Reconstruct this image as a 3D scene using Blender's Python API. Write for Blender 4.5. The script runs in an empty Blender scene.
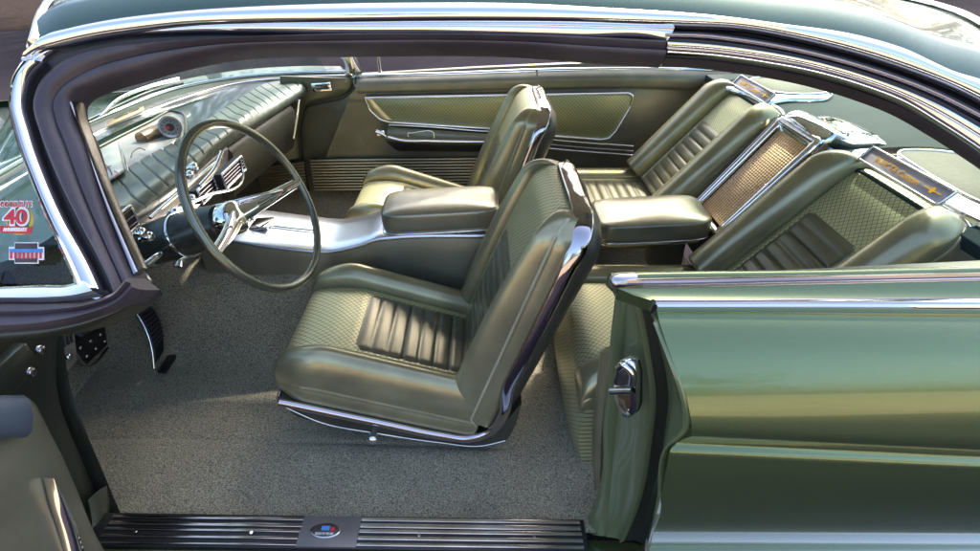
import bpy, bmesh, math, random
import numpy as np
from mathutils import Vector, Matrix
random.seed(5)
sc = bpy.context.scene
COL = sc.collection
# ------------------------------------------------------------------ camera
CAM = np.array([0.928, -1.506, 1.435])
YAW, PITCH, ROLL = np.radians([-1.11, 33.54, -3.48]); FPX = 514.9
_cy, _sy, _cp, _sp = math.cos(YAW), math.sin(YAW), math.cos(PITCH), math.sin(PITCH)
_f = np.array([_sy*_cp, _cy*_cp, -_sp]); _r = np.array([_cy, -_sy, 0.0]); _u = np.cross(_r, _f)
_cr, _sr = math.cos(ROLL), math.sin(ROLL)
AX = np.array([_cr*_r+_sr*_u, -_sr*_r+_cr*_u, _f])
cd = bpy.data.cameras.new('camera'); cam = bpy.data.objects.new('camera', cd); COL.objects.link(cam)
cd.sensor_fit = 'HORIZONTAL'; cd.sensor_width = 36; cd.lens = 36*FPX/980; cd.clip_start = 0.02; cd.clip_end = 500
M = Matrix.Identity(4)
for i in range(3):
    M[i][0] = AX[0][i]; M[i][1] = AX[1][i]; M[i][2] = -AX[2][i]; M[i][3] = CAM[i]
cam.matrix_world = M
sc.camera = cam

# survey helpers: where the sight line through a photo point meets a known plane of the car
def ray(px, py): return (px-490)/FPX*AX[0]-(py-275.5)/FPX*AX[1]+AX[2]
def K(px, py, **k):
    a, v = list(k.items())[0]; d = ray(px, py); i = 'XYZ'.index(a)
    return CAM+d*(v-CAM[i])/d[i]
GO = np.array([0, -.84, .95]); GN = np.array([0, -.817, .577])      # plane of the side glass (leans inwards)
def G(px, py, off=0.0):
    d = ray(px, py); return CAM+d*((GO+GN*off-CAM)@GN)/(d@GN)
def Gs(l, off=0.0): return [G(a[0], a[1], off) for a in l]
def Ks(l, **k): return [K(a[0], a[1], **k) for a in l]

# ------------------------------------------------------------------ materials
def newmat(name):
    m = bpy.data.materials.new(name); m.use_nodes = True
    nt = m.node_tree; b = nt.nodes['Principled BSDF']
    return m, nt, b
def setp(b, **k):
    nm = dict(base='Base Color', metal='Metallic', rough='Roughness', coat='Coat Weight', coatr='Coat Roughness', spec='Specular IOR Level', sheen='Sheen Weight')
    for a, v in k.items():
        if a == 'base': v = (*v, 1)
        b.inputs[nm[a]].default_value = v
def mix(nt, fac, c1, c2):
    n = nt.nodes.new('ShaderNodeMix'); n.data_type = 'RGBA'
    nt.links.new(fac, n.inputs[0])
    for s, c in ((6, c1), (7, c2)):
        if isinstance(c, tuple): n.inputs[s].default_value = (*c, 1)
        else: nt.links.new(c, n.inputs[s])
    return n.outputs[2]
def noise(nt, scale, detail=3, coord='Object', rough=.5, stretch=None):
    tc = nt.nodes.new('ShaderNodeTexCoord'); n = nt.nodes.new('ShaderNodeTexNoise')
    n.inputs['Scale'].default_value = scale; n.inputs['Detail'].default_value = detail; n.inputs['Roughness'].default_value = rough
    src = tc.outputs[coord]
    if stretch:
        mp = nt.nodes.new('ShaderNodeMapping'); mp.inputs['Scale'].default_value = stretch
        nt.links.new(src, mp.inputs[0]); src = mp.outputs[0]
    nt.links.new(src, n.inputs['Vector']); return n.outputs['Fac']
def ramp(nt, src, a, b_, c0=0.0, c1=1.0):
    n = nt.nodes.new('ShaderNodeMapRange'); nt.links.new(src, n.inputs[0])
    n.inputs[1].default_value = a; n.inputs[2].default_value = b_; n.inputs[3].default_value = c0; n.inputs[4].default_value = c1
    return n.outputs[0]
def bump(nt, b, src, strength=.3, dist=.002, prev=None):
    n = nt.nodes.new('ShaderNodeBump'); n.inputs['Strength'].default_value = strength; n.inputs['Distance'].default_value = dist
    nt.links.new(src, n.inputs['Height'])
    if prev: nt.links.new(prev, n.inputs['Normal'])
    nt.links.new(n.outputs[0], b.inputs['Normal']); return n.outputs[0]

def leather(name, c, metal=.35, rough=.36):
    m, nt, b = newmat(name); setp(b, base=c, metal=metal, rough=rough, spec=.5)
    n1 = noise(nt, 9, 4); c2 = tuple(x*.78 for x in c); c3 = tuple(min(1, x*1.15) for x in c)
    nt.links.new(mix(nt, ramp(nt, n1, .3, .7), c2, c3), b.inputs['Base Color'])
    bump(nt, b, noise(nt, 260, 1), .08, .001, bump(nt, b, noise(nt, 38, 1), .10, .002))
    return m
MAT = {}
MAT['leather'] = leather('olive_vinyl', (.34, .315, .19), .6, .29)
MAT['leather_dark'] = leather('dark_olive_vinyl', (.155, .15, .10), .5, .28)
MAT['shell'] = leather('seat_shell_vinyl', (.055, .052, .038), .3, .4)
MAT['panel_vinyl'] = leather('door_vinyl', (.21, .20, .14), .45, .36)
MAT['lid_vinyl'] = leather('lid_vinyl', (.30, .29, .22), .7, .3)

def pattern(name, c1, c2, s):
    m, nt, b = newmat(name); setp(b, base=c1, metal=.45, rough=.36)
    uv = nt.nodes.new('ShaderNodeUVMap'); sx = nt.nodes.new('ShaderNodeSeparateXYZ'); nt.links.new(uv.outputs[0], sx.inputs[0])
    def mth(op, a, b2=None):
        n = nt.nodes.new('ShaderNodeMath'); n.operation = op
        for i, q in enumerate((a, b2)):
            if q is None: continue
            if isinstance(q, (int, float)): n.inputs[i].default_value = q
            else: nt.links.new(q, n.inputs[i])
        return n.outputs[0]
    u = mth('MULTIPLY', sx.outputs[0], s); v = mth('MULTIPLY', sx.outputs[1], s)
    # small woven diamonds: lines along both diagonals
    a1 = mth('ABSOLUTE', mth('SINE', mth('ADD', u, v))); a2 = mth('ABSOLUTE', mth('SINE', mth('SUBTRACT', u, v)))
    mn = mth('MINIMUM', a1, a2)
    f = ramp(nt, mn, .05, .55)
    dots = mth('MULTIPLY', a1, a2)
    f2 = ramp(nt, dots, .55, .95)
    base = mix(nt, f, c2, c1); c4 = tuple(min(1, x*1.25) for x in c1)
    nt.links.new(mix(nt, f2, base, tuple(x*.72 for x in c1)), b.inputs['Base Color'])
    bump(nt, b, f, .35, .0012)
    return m
MAT['pattern'] = pattern('woven_pattern_vinyl', (.58, .57, .33), (.14, .14, .07), 205)
MAT['pattern_door'] = pattern('door_pattern_vinyl', (.44, .44, .24), (.13, .13, .06), 200)

def chrome(name, rough=.06, c=(.82, .82, .82)):
    m, nt, b = newmat(name); setp(b, base=c, metal=1, rough=rough)
    bump(nt, b, noise(nt, 14, 2), .10, .002)
    return m
MAT['chrome'] = chrome('chrome')
MAT['seat_chrome'] = chrome('seat_chrome', .08, (.50, .46, .48))  # base darkened, slightly purple: stands in for dark ground and door reflected
MAT['chrome_dark'] = chrome('dark_chrome', .16, (.36, .33, .34))
MAT['alu'] = chrome('brushed_aluminium', .27, (.60, .61, .66))
def paint(name, c, metal=.75, rough=.3, flake=True, coat=1.0):
    m, nt, b = newmat(name); setp(b, base=c, metal=metal, rough=rough, coat=coat, coatr=.05)
    if flake:
        n = noise(nt, 900, 1); nt.links.new(mix(nt, ramp(nt, n, .35, .7), tuple(x*.8 for x in c), tuple(min(1, x*1.3) for x in c)), b.inputs['Base Color'])
    bump(nt, b, noise(nt, 5, 1), .02, .01)
    return m
MAT['paint'] = paint('green_metallic_paint', (.145, .195, .08), .7, .26, True, .9)
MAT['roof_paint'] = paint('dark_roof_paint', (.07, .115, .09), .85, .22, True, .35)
MAT['paint_in'] = paint('olive_interior_paint', (.105, .108, .07), .5, .36, False, .3)
MAT['dash_paint'] = paint('dash_upper_paint', (.045, .062, .060), .3, .3, False, .5)
MAT['shelf'] = leather('shelf_vinyl', (.020, .036, .035), .0, .7); MAT['shelf'].node_tree.nodes['Principled BSDF'].inputs['Specular IOR Level'].default_value = .12; MAT['cap'] = leather('sky_tinted_cap', (.065, .085, .11), .1, .4)  # cap base carries the blue of a sky reflection, painted in
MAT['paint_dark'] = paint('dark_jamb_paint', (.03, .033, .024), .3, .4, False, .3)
def simple(name, c, metal=0, rough=.5, bs=None, spec=.5):
    m, nt, b = newmat(name); setp(b, base=c, metal=metal, rough=rough, spec=spec)
    n1 = noise(nt, 14, 4)
    nt.links.new(mix(nt, ramp(nt, n1, .3, .7), tuple(x*.8 for x in c), tuple(min(1, x*1.18) for x in c)), b.inputs['Base Color'])
    if bs: bump(nt, b, noise(nt, bs, 3), .3, .002)
    return m
MAT['satin'] = simple('satin_metal', (.55, .54, .53), 1, .25)
MAT['rubber'] = simple('weatherstrip_rubber', (.050, .040, .048), 0, .42, 60)
MAT['black'] = simple('black_plastic', (.012, .012, .013), 0, .4)
MAT['gap'] = simple('dark_channel', (.02, .018, .02), 0, .5)
MAT['wheel'] = simple('wheel_plastic', (.17, .175, .13), .7, .24)
MAT['column'] = simple('column_paint', (.035, .038, .03), .3, .28)
MAT['gold'] = simple('gold_plate', (.75, .60, .32), .5, .35)
MAT['goldtext'] = simple('gold_script', (.85, .42, .03), .2, .4)
MAT['ivory'] = simple('plate_cream', (.34, .27, .14), .2, .45)
MAT['white'] = simple('white_vinyl_print', (.75, .75, .75)); MAT['red'] = simple('red_print', (.55, .02, .03))
MAT['yellow'] = simple('yellow_print', (.55, .40, .05)); MAT['blue'] = simple('blue_print', (.05, .22, .55))
MAT['textdark'] = simple('dark_print', (.05, .035, .03)); MAT['printgreen'] = simple('green_print', (.08, .14, .08))
MAT['gauge'] = simple('gauge_face', (.34, .34, .33), .3, .3); MAT['bezel'] = simple('taupe_panel', (.36, .32, .30), .4, .3)
MAT['headliner'] = simple('pale_headlining', (.68, .66, .58), 0, .8)
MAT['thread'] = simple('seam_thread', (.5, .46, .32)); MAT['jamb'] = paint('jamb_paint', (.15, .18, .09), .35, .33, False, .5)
MAT['pad_vinyl'] = leather('dash_pad_vinyl', (.15, .165, .135), .4, .36)
MAT['sillgrey'] = simple('sill_grey', (.16, .15, .15), .5, .4)
MAT['garnish'] = simple('garnish_metal', (.30, .30, .32), 1, .2)
MAT['brown_tube'] = simple('brown_tube', (.25, .16, .10), .7, .25)
MAT['khaki'] = leather('khaki_trim', (.17, .155, .09), .2, .42)
# carpet
m, nt, b = newmat('loop_carpet'); setp(b, rough=.95, spec=.1, sheen=.2)
n = noise(nt, 290, 2, rough=.8); n2 = noise(nt, 7, 4); n3 = noise(nt, 520, 1)
c = mix(nt, ramp(nt, n, .36, .66), (.075, .066, .043), (.53, .48, .34))
c = mix(nt, ramp(nt, n3, .62, .72), c, (.60, .53, .34))
mm = nt.nodes.new('ShaderNodeMix'); mm.data_type = 'RGBA'; mm.blend_type = 'MULTIPLY'; mm.inputs[0].default_value = 1
nt.links.new(c, mm.inputs[6]); nt.links.new(mix(nt, ramp(nt, n2, .3, .7), (.75, .75, .75), (1, 1, 1)), mm.inputs[7])
nt.links.new(mm.outputs[2], b.inputs['Base Color']); bump(nt, b, n, .9, .004); MAT['carpet'] = m
# brown speaker cloth, basket ribs
m, nt, b = newmat('bronze_grille'); setp(b, metal=.45, rough=.42)
uv = nt.nodes.new('ShaderNodeUVMap'); w = nt.nodes.new('ShaderNodeTexWave'); w.bands_direction = 'Y'; w.inputs['Scale'].default_value = 26; w.inputs['Distortion'].default_value = .15
nt.links.new(uv.outputs[0], w.inputs['Vector'])
w2 = nt.nodes.new('ShaderNodeTexWave'); w2.bands_direction = 'X'; w2.inputs['Scale'].default_value = 40; nt.links.new(uv.outputs[0], w2.inputs['Vector'])
nt.links.new(mix(nt, w.outputs['Fac'], (.42, .25, .13), (.92, .62, .36)), b.inputs['Base Color'])
p = bump(nt, b, w.outputs['Fac'], .5, .002); bump(nt, b, w2.outputs['Fac'], .4, .002, p); MAT['bronze'] = m
m, nt, b = newmat('olive_grille_cloth'); setp(b, metal=.1, rough=.7)
n = noise(nt, 60, 3, stretch=(1, 9, 1)); nt.links.new(mix(nt, ramp(nt, n, .3, .7), (.05, .046, .024), (.09, .08, .042)), b.inputs['Base Color']); bump(nt, b, n, .3, .002); MAT['grille_cloth'] = m
# glass
def glassm(name, tint, gl=.08):
    m = bpy.data.materials.new(name); m.use_nodes = True; nt = m.node_tree; nt.nodes.clear()
    o = nt.nodes.new('ShaderNodeOutputMaterial'); t = nt.nodes.new('ShaderNodeBsdfTransparent'); g = nt.nodes.new('ShaderNodeBsdfGlossy')
    t.inputs[0].default_value = (*tint, 1); g.inputs['Roughness'].default_value = .02
    lw = nt.nodes.new('ShaderNodeLayerWeight'); lw.inputs[0].default_value = .5
    pw = nt.nodes.new('ShaderNodeMath'); pw.operation = 'POWER'; pw.inputs[1].default_value = 4; nt.links.new(lw.outputs['Facing'], pw.inputs[0])
    mx = nt.nodes.new('ShaderNodeMixShader'); nt.links.new(ramp(nt, pw.outputs[0], 0, 1, gl*.4, .35), mx.inputs[0]); nt.links.new(t.outputs[0], mx.inputs[1]); nt.links.new(g.outputs[0], mx.inputs[2])
    nt.links.new(mx.outputs[0], o.inputs[0]); return m
MAT['glass'] = glassm('tinted_glass', (.66, .80, .77)); MAT['clear'] = glassm('clear_lens', (.95, .95, .95))
# asphalt and bark
m, nt, b = newmat('asphalt'); setp(b, rough=.95, spec=.05)
n = noise(nt, 90, 4, 'Object'); n2 = noise(nt, .5, 4)
nt.links.new(mix(nt, ramp(nt, n, .3, .7), (.016, .013, .018), (.030, .025, .033)), b.inputs['Base Color']); bump(nt, b, n, .4, .01); MAT['asphalt'] = m
m, nt, b = newmat('bark_mulch'); setp(b, rough=.95, spec=.02)
n = noise(nt, 5, 6); nt.links.new(mix(nt, ramp(nt, n, .3, .7), (.012, .009, .008), (.035, .024, .02)), b.inputs['Base Color']); MAT['mulch'] = m
m, nt, b = newmat('dry_ground'); setp(b, rough=.95)
n = noise(nt, 1.6, 6); nt.links.new(mix(nt, ramp(nt, n, .35, .65), (.27, .20, .12), (.42, .33, .22)), b.inputs['Base Color']); MAT['tan'] = m
m, nt, b = newmat('leaf'); setp(b, rough=.6)
n = noise(nt, 1.2, 3); nt.links.new(mix(nt, ramp(nt, n, .3, .7), (.03, .055, .018), (.08, .12, .04)), b.inputs['Base Color']); MAT['leaf'] = m
MAT['bark'] = simple('bark', (.10, .075, .055), 0, .9)

# ------------------------------------------------------------------ mesh helpers
def mesh_obj(name, verts, faces, mat, parent=None, uvs=None, smooth=True, angle=38):
    me = bpy.data.meshes.new(name); me.from_pydata([tuple(map(float, v)) for v in verts], [], faces); me.update()
    bm = bmesh.new(); bm.from_mesh(me)
    if uvs is not None:
        l = bm.loops.layers.uv.new('UVMap')
        for f in bm.faces:
            for lp in f.loops: lp[l].uv = uvs[lp.vert.index]
    bm.to_mesh(me); bm.free()
    me.materials.append(MAT[mat] if isinstance(mat, str) else mat)
    if smooth:
        me.shade_smooth(); me.set_sharp_from_angle(angle=math.radians(angle))
    o = bpy.data.objects.new(name, me); COL.objects.link(o)
    if parent is not None: o.parent = parent
    return o
def fixn(o):
    bm = bmesh.new(); bm.from_mesh(o.data); bmesh.ops.recalc_face_normals(bm, faces=bm.faces); bm.to_mesh(o.data); bm.free(); o.data.shade_smooth(); o.data.set_sharp_from_angle(angle=math.radians(58)); return o
def cr(pts, n, closed=False, smooth=True):
    P = np.array([np.array(p, float) for p in pts]); k = len(P)
    if k == 2 or not smooth:
        dense = P if not closed else np.vstack([P, P[:1]])
    else:
        out = []
        rng = range(k if closed else k-1)
        for i in rng:
            if closed: a, b_, c, d = P[(i-1) % k], P[i], P[(i+1) % k], P[(i+2) % k]
            else:
                b_, c = P[i], P[i+1]; a = P[i-1] if i > 0 else 2*b_-c; d = P[i+2] if i+2 < k else 2*c-b_
            # centripetal-ish tangents
            l1 = np.linalg.norm(b_-a)+1e-9; l2 = np.linalg.norm(c-b_)+1e-9; l3 = np.linalg.norm(d-c)+1e-9
            m1 = ((b_-a)/l1*l2+(c-b_)/l2*l1)/(l1+l2)*l2; m2 = ((c-b_)/l2*l3+(d-c)/l3*l2)/(l2+l3)*l2
            for t in np.linspace(0, 1, 12, endpoint=False):
                out.append((2*t**3-3*t*t+1)*b_+(t**3-2*t*t+t)*m1+(-2*t**3+3*t*t)*c+(t**3-t*t)*m2)
        out.append(P[0] if closed else P[-1]); dense = np.array(out)
    s = np.r_[0, np.cumsum(np.linalg.norm(np.diff(dense, axis=0), axis=1))]
    t = np.linspace(0, s[-1], n+1 if closed else n)
    if closed: t = t[:-1]
    return np.stack([np.interp(t, s, dense[:, i]) for i in range(dense.shape[1])], 1)
def unit(v): return v/(np.linalg.norm(v)+1e-12)
def grid(name, rows, mat, parent=None, closed_u=False, closed_v=False, cap=False, fix=False, **k):
    """rows: list of equally long point lists; faces between neighbouring rows"""
    R = [np.array(r) for r in rows]; n = len(R[0]); m_ = len(R); V = np.vstack(R); F = []
    for j in range(m_ if closed_v else m_-1):
        j2 = (j+1) % m_
        for i in range(n if closed_u else n-1):
            i2 = (i+1) % n; F.append((j*n+i, j*n+i2, j2*n+i2, j2*n+i))
    if cap and closed_u: F.append(tuple(range(n))[::-1]); F.append(tuple((m_-1)*n+i for i in range(n)))
    if cap and closed_v: F.append(tuple(j*n for j in range(m_))); F.append(tuple(j*n+n-1 for j in range(m_))[::-1])
    uv = k.pop('uv', None)
    o = mesh_obj(name, V, F, mat, parent, uvs=uv, **k)
    if fix: fixn(o)
    return o
def ribbon(name, A, B, prof, mat, parent=None, n=90, nrm=GN, back=.012, smooth=True, ends=True):
    """solid moulding between edge curves A and B; prof = [(t across, height)]"""
    A = cr(A, n, smooth=smooth); B = cr(B, n, smooth=smooth); nrm = unit(np.array(nrm, float))
    rows = [A+(B-A)*t+nrm*h for t, h in prof]
    t0, t1 = prof[0][0], prof[-1][0]
    rows += [A+(B-A)*t1-nrm*back, A+(B-A)*t0-nrm*back]
    return grid(name, rows, mat, parent, closed_v=True, cap=ends, fix=True)
def arcprof(h, k=8, h0=0.0): return [(i/k, h0+h*math.sin(math.pi*i/k)) for i in range(k+1)]
def tube(name, pts, r, mat, parent=None, n=40, seg=12, closed=False, smooth=True):
    P = cr(pts, n, closed, smooth); N = len(P); rows = []
    up = np.array([0, 0, 1.0])
    rr = r if hasattr(r, '__len__') else None
    prev = None
    for i in range(N):
        t = P[(i+1) % N]-P[i-1] if (closed or 0 < i < N-1) else (P[1]-P[0] if i == 0 else P[-1]-P[-2])
        t = unit(t)
        if prev is None: a = unit(np.cross(t, up if abs(t[2]) < .9 else np.array([1., 0, 0])))
        else: a = unit(prev-t*(prev@t))
        prev = a; b_ = np.cross(t, a)
        q = np.interp(i/(N-1), np.linspace(0, 1, len(rr)), rr) if rr is not None else r
        rows.append([P[i]+q*(math.cos(x)*a+math.sin(x)*b_) for x in np.linspace(0, 2*math.pi, seg, endpoint=False)])
    return grid(name, rows, mat, parent, closed_u=True, closed_v=closed, cap=not closed, fix=True)
def strip(name, path, outs, w, h, mat, parent=None, n=120, closed=False, k=8, smooth=True):
    """trim strip on a surface: half-oval section, w wide along the surface, h proud"""
    P = cr(path, n, closed, smooth); s = np.linspace(0, 1, n)
    # outs are interpolated by point index along arc length of the path
    idx = [0]
    d = np.r_[0, np.cumsum(np.linalg.norm(np.diff(np.array(path), axis=0), axis=1))]; d /= d[-1]
    O = np.stack([np.interp(s, d, np.array(outs)[:, i]) for i in range(3)], 1)
    W = np.interp(s, d, w) if hasattr(w, '__len__') else np.full(n, w)
    rows = []
    for i in range(n):
        t = unit(P[min(i+1, n-1)]-P[max(i-1, 0)]); o = unit(O[i]-t*(O[i]@t)); sd = np.cross(t, o)
        rows.append([P[i]+sd*W[i]/2*math.cos(a)+o*(h*math.sin(a)) for a in np.linspace(0, math.pi, k)]+[P[i]-sd*W[i]/2-o*.004, P[i]+sd*W[i]/2-o*.004])
    return grid(name, rows, mat, parent, closed_u=True, cap=True, fix=True)
def slab(name, outline, nrm, thick, mat, parent=None, bevel=.002, uvf=None, dense=None, smooth_outline=False):
    """flat plate with an outline (3D points), given thickness along nrm, bevelled"""
    nrm = unit(np.array(nrm, float)); P = np.array(outline)
    if smooth_outline: P = cr(P, dense or 48, closed=True)
    n = len(P); c = P.mean(0)
    def shrink(d):
        out = []
        for i in range(n):
            t1 = unit(P[i]-P[i-1]); t2 = unit(P[(i+1) % n]-P[i]); a = unit(t1+t2); q = np.cross(nrm, a)
            if q@(c-P[i]) < 0 and not smooth_outline: q = -q
            if smooth_outline and q@(c-P[i]) < 0: q = -q
            out.append(P[i]+q*d)
        return np.array(out)
    rows = [P-nrm*thick, P-nrm*bevel, shrink(bevel)]
    V = np.vstack(rows); F = []
    for j in range(2):
        for i in range(n): F.append((j*n+i, j*n+(i+1) % n, (j+1)*n+(i+1) % n, (j+1)*n+i))
    F.append(tuple(range(n))[::-1]); F.append(tuple(2*n+i for i in range(n)))
    uv = None
    if uvf is not None:
        a, b_ = uvf; a = unit(np.array(a, float)); b_ = unit(np.array(b_, float)); uv = [((v-c)@a, (v-c)@b_) for v in V]
    o = mesh_obj(name, V, F, mat, parent, uvs=uv); return fixn(o)
def box(name, c, size, mat, parent=None, bevel=.004, rot=None, seg=2):
    bm = bmesh.new(); bmesh.ops.create_cube(bm, size=1)
    for v in bm.verts: v.co = Vector((v.co.x*size[0], v.co.y*size[1], v.co.z*size[2]))
    if bevel: bmesh.ops.bevel(bm, geom=bm.edges[:], offset=bevel, segments=seg, affect='EDGES', profile=.6)
    if rot is not None: bmesh.ops.transform(bm, matrix=rot.to_4x4(), verts=bm.verts)
    for v in bm.verts: v.co += Vector(c)
    me = bpy.data.meshes.new(name); bm.to_mesh(me); bm.free(); me.materials.append(MAT[mat]); me.shade_smooth(); me.set_sharp_from_angle(angle=math.radians(40))
    o = bpy.data.objects.new(name, me); COL.objects.link(o)
    if parent is not None: o.parent = parent
    return o
def lathe(name, c, axis, prof, mat, parent=None, seg=28):
    axis = unit(np.array(axis, float)); a = unit(np.cross(axis, [0, 0, 1.0] if abs(axis[2]) < .9 else [1.0, 0, 0])); b_ = np.cross(axis, a); c = np.array(c, float)
    rows = [[c+axis*h+r*(math.cos(x)*a+math.sin(x)*b_) for x in np.linspace(0, 2*math.pi, seg, endpoint=False)] for h, r in prof]
    return grid(name, rows, mat, parent, closed_u=True, cap=True, fix=True)
def empty(name, loc=(0, 0, 0)):
    o = bpy.data.objects.new(name, None); o.empty_display_size = .1; COL.objects.link(o); o.location = loc; return o
def tag(o, label, cat, group=None, kind=None):
    if label: o['label'] = label
    if cat: o['category'] = cat
    if group: o['group'] = group
    if kind: o['kind'] = kind
    return o
def root(name, loc, label, cat, group=None):
    """thing: an empty at its base; parts are built in world space and parented without moving"""
    return tag(empty(name, loc), label, cat, group)
def settle(r):
    """move children meshes into the root's local space"""
    def rec(o):
        for ch in o.children:
            if o is r: ch.data.transform(Matrix.Translation(-r.location))
            else: ch.data.transform(Matrix.Translation(-r.location))
            rec(ch)
    rec(r)
def text_mesh(name, s, origin, xdir, ydir, size, mat, parent=None, extrude=.0006, width=None, shear=0, bold=0):
    cu = bpy.data.curves.new(name, 'FONT'); cu.body = s; cu.size = 1; cu.extrude = extrude/size; cu.align_x = 'CENTER'; cu.align_y = 'CENTER'; cu.shear = shear; cu.offset = bold
    t = bpy.data.objects.new(name, cu); COL.objects.link(t)
    bpy.context.view_layer.update()
    dg = bpy.context.evaluated_depsgraph_get(); me = bpy.data.meshes.new_from_object(t.evaluated_get(dg))
    bpy.data.objects.remove(t)
    xd = unit(np.array(xdir, float)); yd = np.array(ydir, float); yd = unit(yd-xd*(yd@xd)); zd = np.cross(xd, yd)
    xs = [v.co.x for v in me.vertices]; sx = size
    if width: sx = width/(max(xs)-min(xs))
    for v in me.vertices:
        p = np.array(origin)+xd*v.co.x*sx+yd*v.co.y*size+zd*v.co.z*size; v.co = Vector(p)
    me.materials.clear(); me.materials.append(MAT[mat])
    o = bpy.data.objects.new(name, me); COL.objects.link(o)
    if parent is not None: o.parent = parent
    return o

# ------------------------------------------------------------------ seats
def pad(names, parent, O, U, Nn, L, Wf, wb, Hs, Hb, Hi, u_ins, u_pl, front=.07, rear=.02, npl=8, vpl=.12, mats=('leather', 'pattern', 'leather_dark'), low=.35, ins_end=None, du=.005, Vd=(0, 1, 0), stitch=True, insdrop=0.0, bulge=0.0):
    """upholstered pad: bolsters round a recessed patterned insert with a pleated centre.
    frame O (centre of one end, on the trim line), U along, N out, V across"""
    O = np.array(O, float); U = unit(np.array(U, float)); Nn = unit(np.array(Nn, float)); V = np.array(Vd, float)
    nu = int(L/du)+1; us = np.linspace(0, L, nu)
    # right half section parameters, then mirrored
    phi = np.linspace(0, math.pi, 19)
    def endf(u):
        a = 1.0
        if u < front: a = low+(1-low)*math.sqrt(max(0, 1-((front-u)/front)**2))
        if L-u < rear: a = min(a, low+(1-low)*math.sqrt(max(0, 1-((rear-L+u)/rear)**2)))
        return a
    rowsL = []; rowsI = []
    vin = np.linspace(-1, 1, 61)
    bw = (lambda u: wb(u)) if callable(wb) else (lambda u: wb)
    stitchR = []; stitchL = []
    for u in us:
        k = endf(u); W = Wf(u); w_ = bw(u); vc = (w_+W)/2; a = (W-w_)/2
        half = []
        hi = (Hi(u) if callable(Hi) else Hi)-insdrop*max(0, (front*1.3-u)/(front*1.3))
        for p in phi:
            h0 = (hi-.006)*(1+math.cos(p))/2+Hs*(1-math.cos(p))/2
            h = h0+((Hb(u) if callable(Hb) else Hb)-h0)*math.sin(p)**.75 if p < math.pi*.999 else Hs
            half.append((vc-a*math.cos(p), h))
        half += [(W-.0012, Hs-.003), (W+.0005, Hs-.007), (W+.002, Hs*.6), (W+.001, Hs*.3), (W-.006, 0)]
        half = [(.01, hi-.035)]+[(v, h) for v, h in half]
        half = [(v, h*k) for v, h in half]
        rowsL.append([(-v, h) for v, h in half][::-1]+half)
        stitchR.append(O+U*u+V*(W-.0005)+Nn*((Hs+.004)*k)); stitchL.append(O+U*u-V*(W-.0005)+Nn*((Hs+.004)*k))
        # insert surface with pleats
        ri = []
        for t in vin:
            v = t*w_; h = hi
            edge = abs(abs(v)-vpl); ui = u-u_pl[0]
            inside = (u_pl[0] < u < u_pl[1]) and abs(v) < vpl
            e2 = min(w_-abs(v), .03)/.03
            h += .008*(math.sqrt(max(0, 1-(1-e2)**2))-1)-.0
            if inside:
                pw = (u_pl[1]-u_pl[0])/npl; f = (ui % pw)/pw; gsh = min(1, abs(math.sin(math.pi*f))/.42)**.5
                ed = min(1, min(ui, u_pl[1]-u, )/.02, (vpl-abs(v))/.018); ed = math.sqrt(max(0, 1-(1-max(ed, 0))**2))
                h += -.005+.005*gsh*ed+.003*ed+.0015*math.sin(math.pi*f)
            ri.append((v, h*k))
        rowsI.append(ri)
    W3 = lambda u, vh: O+U*(u-bulge*math.sin(math.pi*min(1, max(0, vh[1]/.17)))*max(0, 1-u/.10)**1.5)+V*vh[0]+Nn*vh[1]
    nh = len(phi)+6
    # leather: two bolsters as one mesh with end faces
    Vt = []; F = []; nrow = 2*nh
    for u, r_ in zip(us, rowsL):
        for q in r_: Vt.append(W3(u, q))
    for j in range(nu-1):
        for i in range(nrow-1):
            F.append((j*nrow+i, j*nrow+i+1, (j+1)*nrow+i+1, (j+1)*nrow+i))
    for j in (0, nu-1):   # closed end faces of each bolster
        F.append(tuple(j*nrow+i for i in range(nrow)))
    if ins_end:    # bolsters above the pleats join across the top
        pass
    leatherO = fixn(mesh_obj(names[0], Vt, F, mats[0], parent))
    Vi = []; uvi = []
    for u, r_ in zip(us, rowsI):
        for q in r_: Vi.append(W3(u, q)); uvi.append((u, q[0]))
    m_ = len(vin); Fp = []; Fi = []
    for j in range(nu-1):
        for i in range(m_-1):
            uc = (us[j]+us[j+1])/2; vc = abs(rowsI[j][i][0]+rowsI[j][i+1][0])/2
            f = (j*m_+i, j*m_+i+1, (j+1)*m_+i+1, (j+1)*m_+i)
            du_ = min(uc-u_pl[0], u_pl[1]-uc); dv_ = vpl-vc; rr = .028
            ins = du_ > 0 and dv_ > 0 and not (du_ < rr and dv_ < rr and (rr-du_)**2+(rr-dv_)**2 > rr*rr)
            (Fp if ins else Fi).append(f)
    # end skirt of the insert
    b0 = len(Vi)
    for q in rowsI[0]: Vi.append(O+V*q[0]); uvi.append((-.05, q[0]))
    for i in range(m_-1): Fi.append((i, b0+i, b0+i+1, i+1))
    b1 = len(Vi)
    for q in rowsI[-1]: Vi.append(O+U*L+V*q[0]); uvi.append((L+.05, q[0]))
    for i in range(m_-1): Fi.append(((nu-1)*m_+i, (nu-1)*m_+i+1, b1+i+1, b1+i))
    fixn(mesh_obj(names[1], Vi, Fi, mats[1], leatherO, uvs=uvi))
    fixn(mesh_obj(names[2], Vi, Fp, mats[2], leatherO, uvs=uvi))
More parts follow.
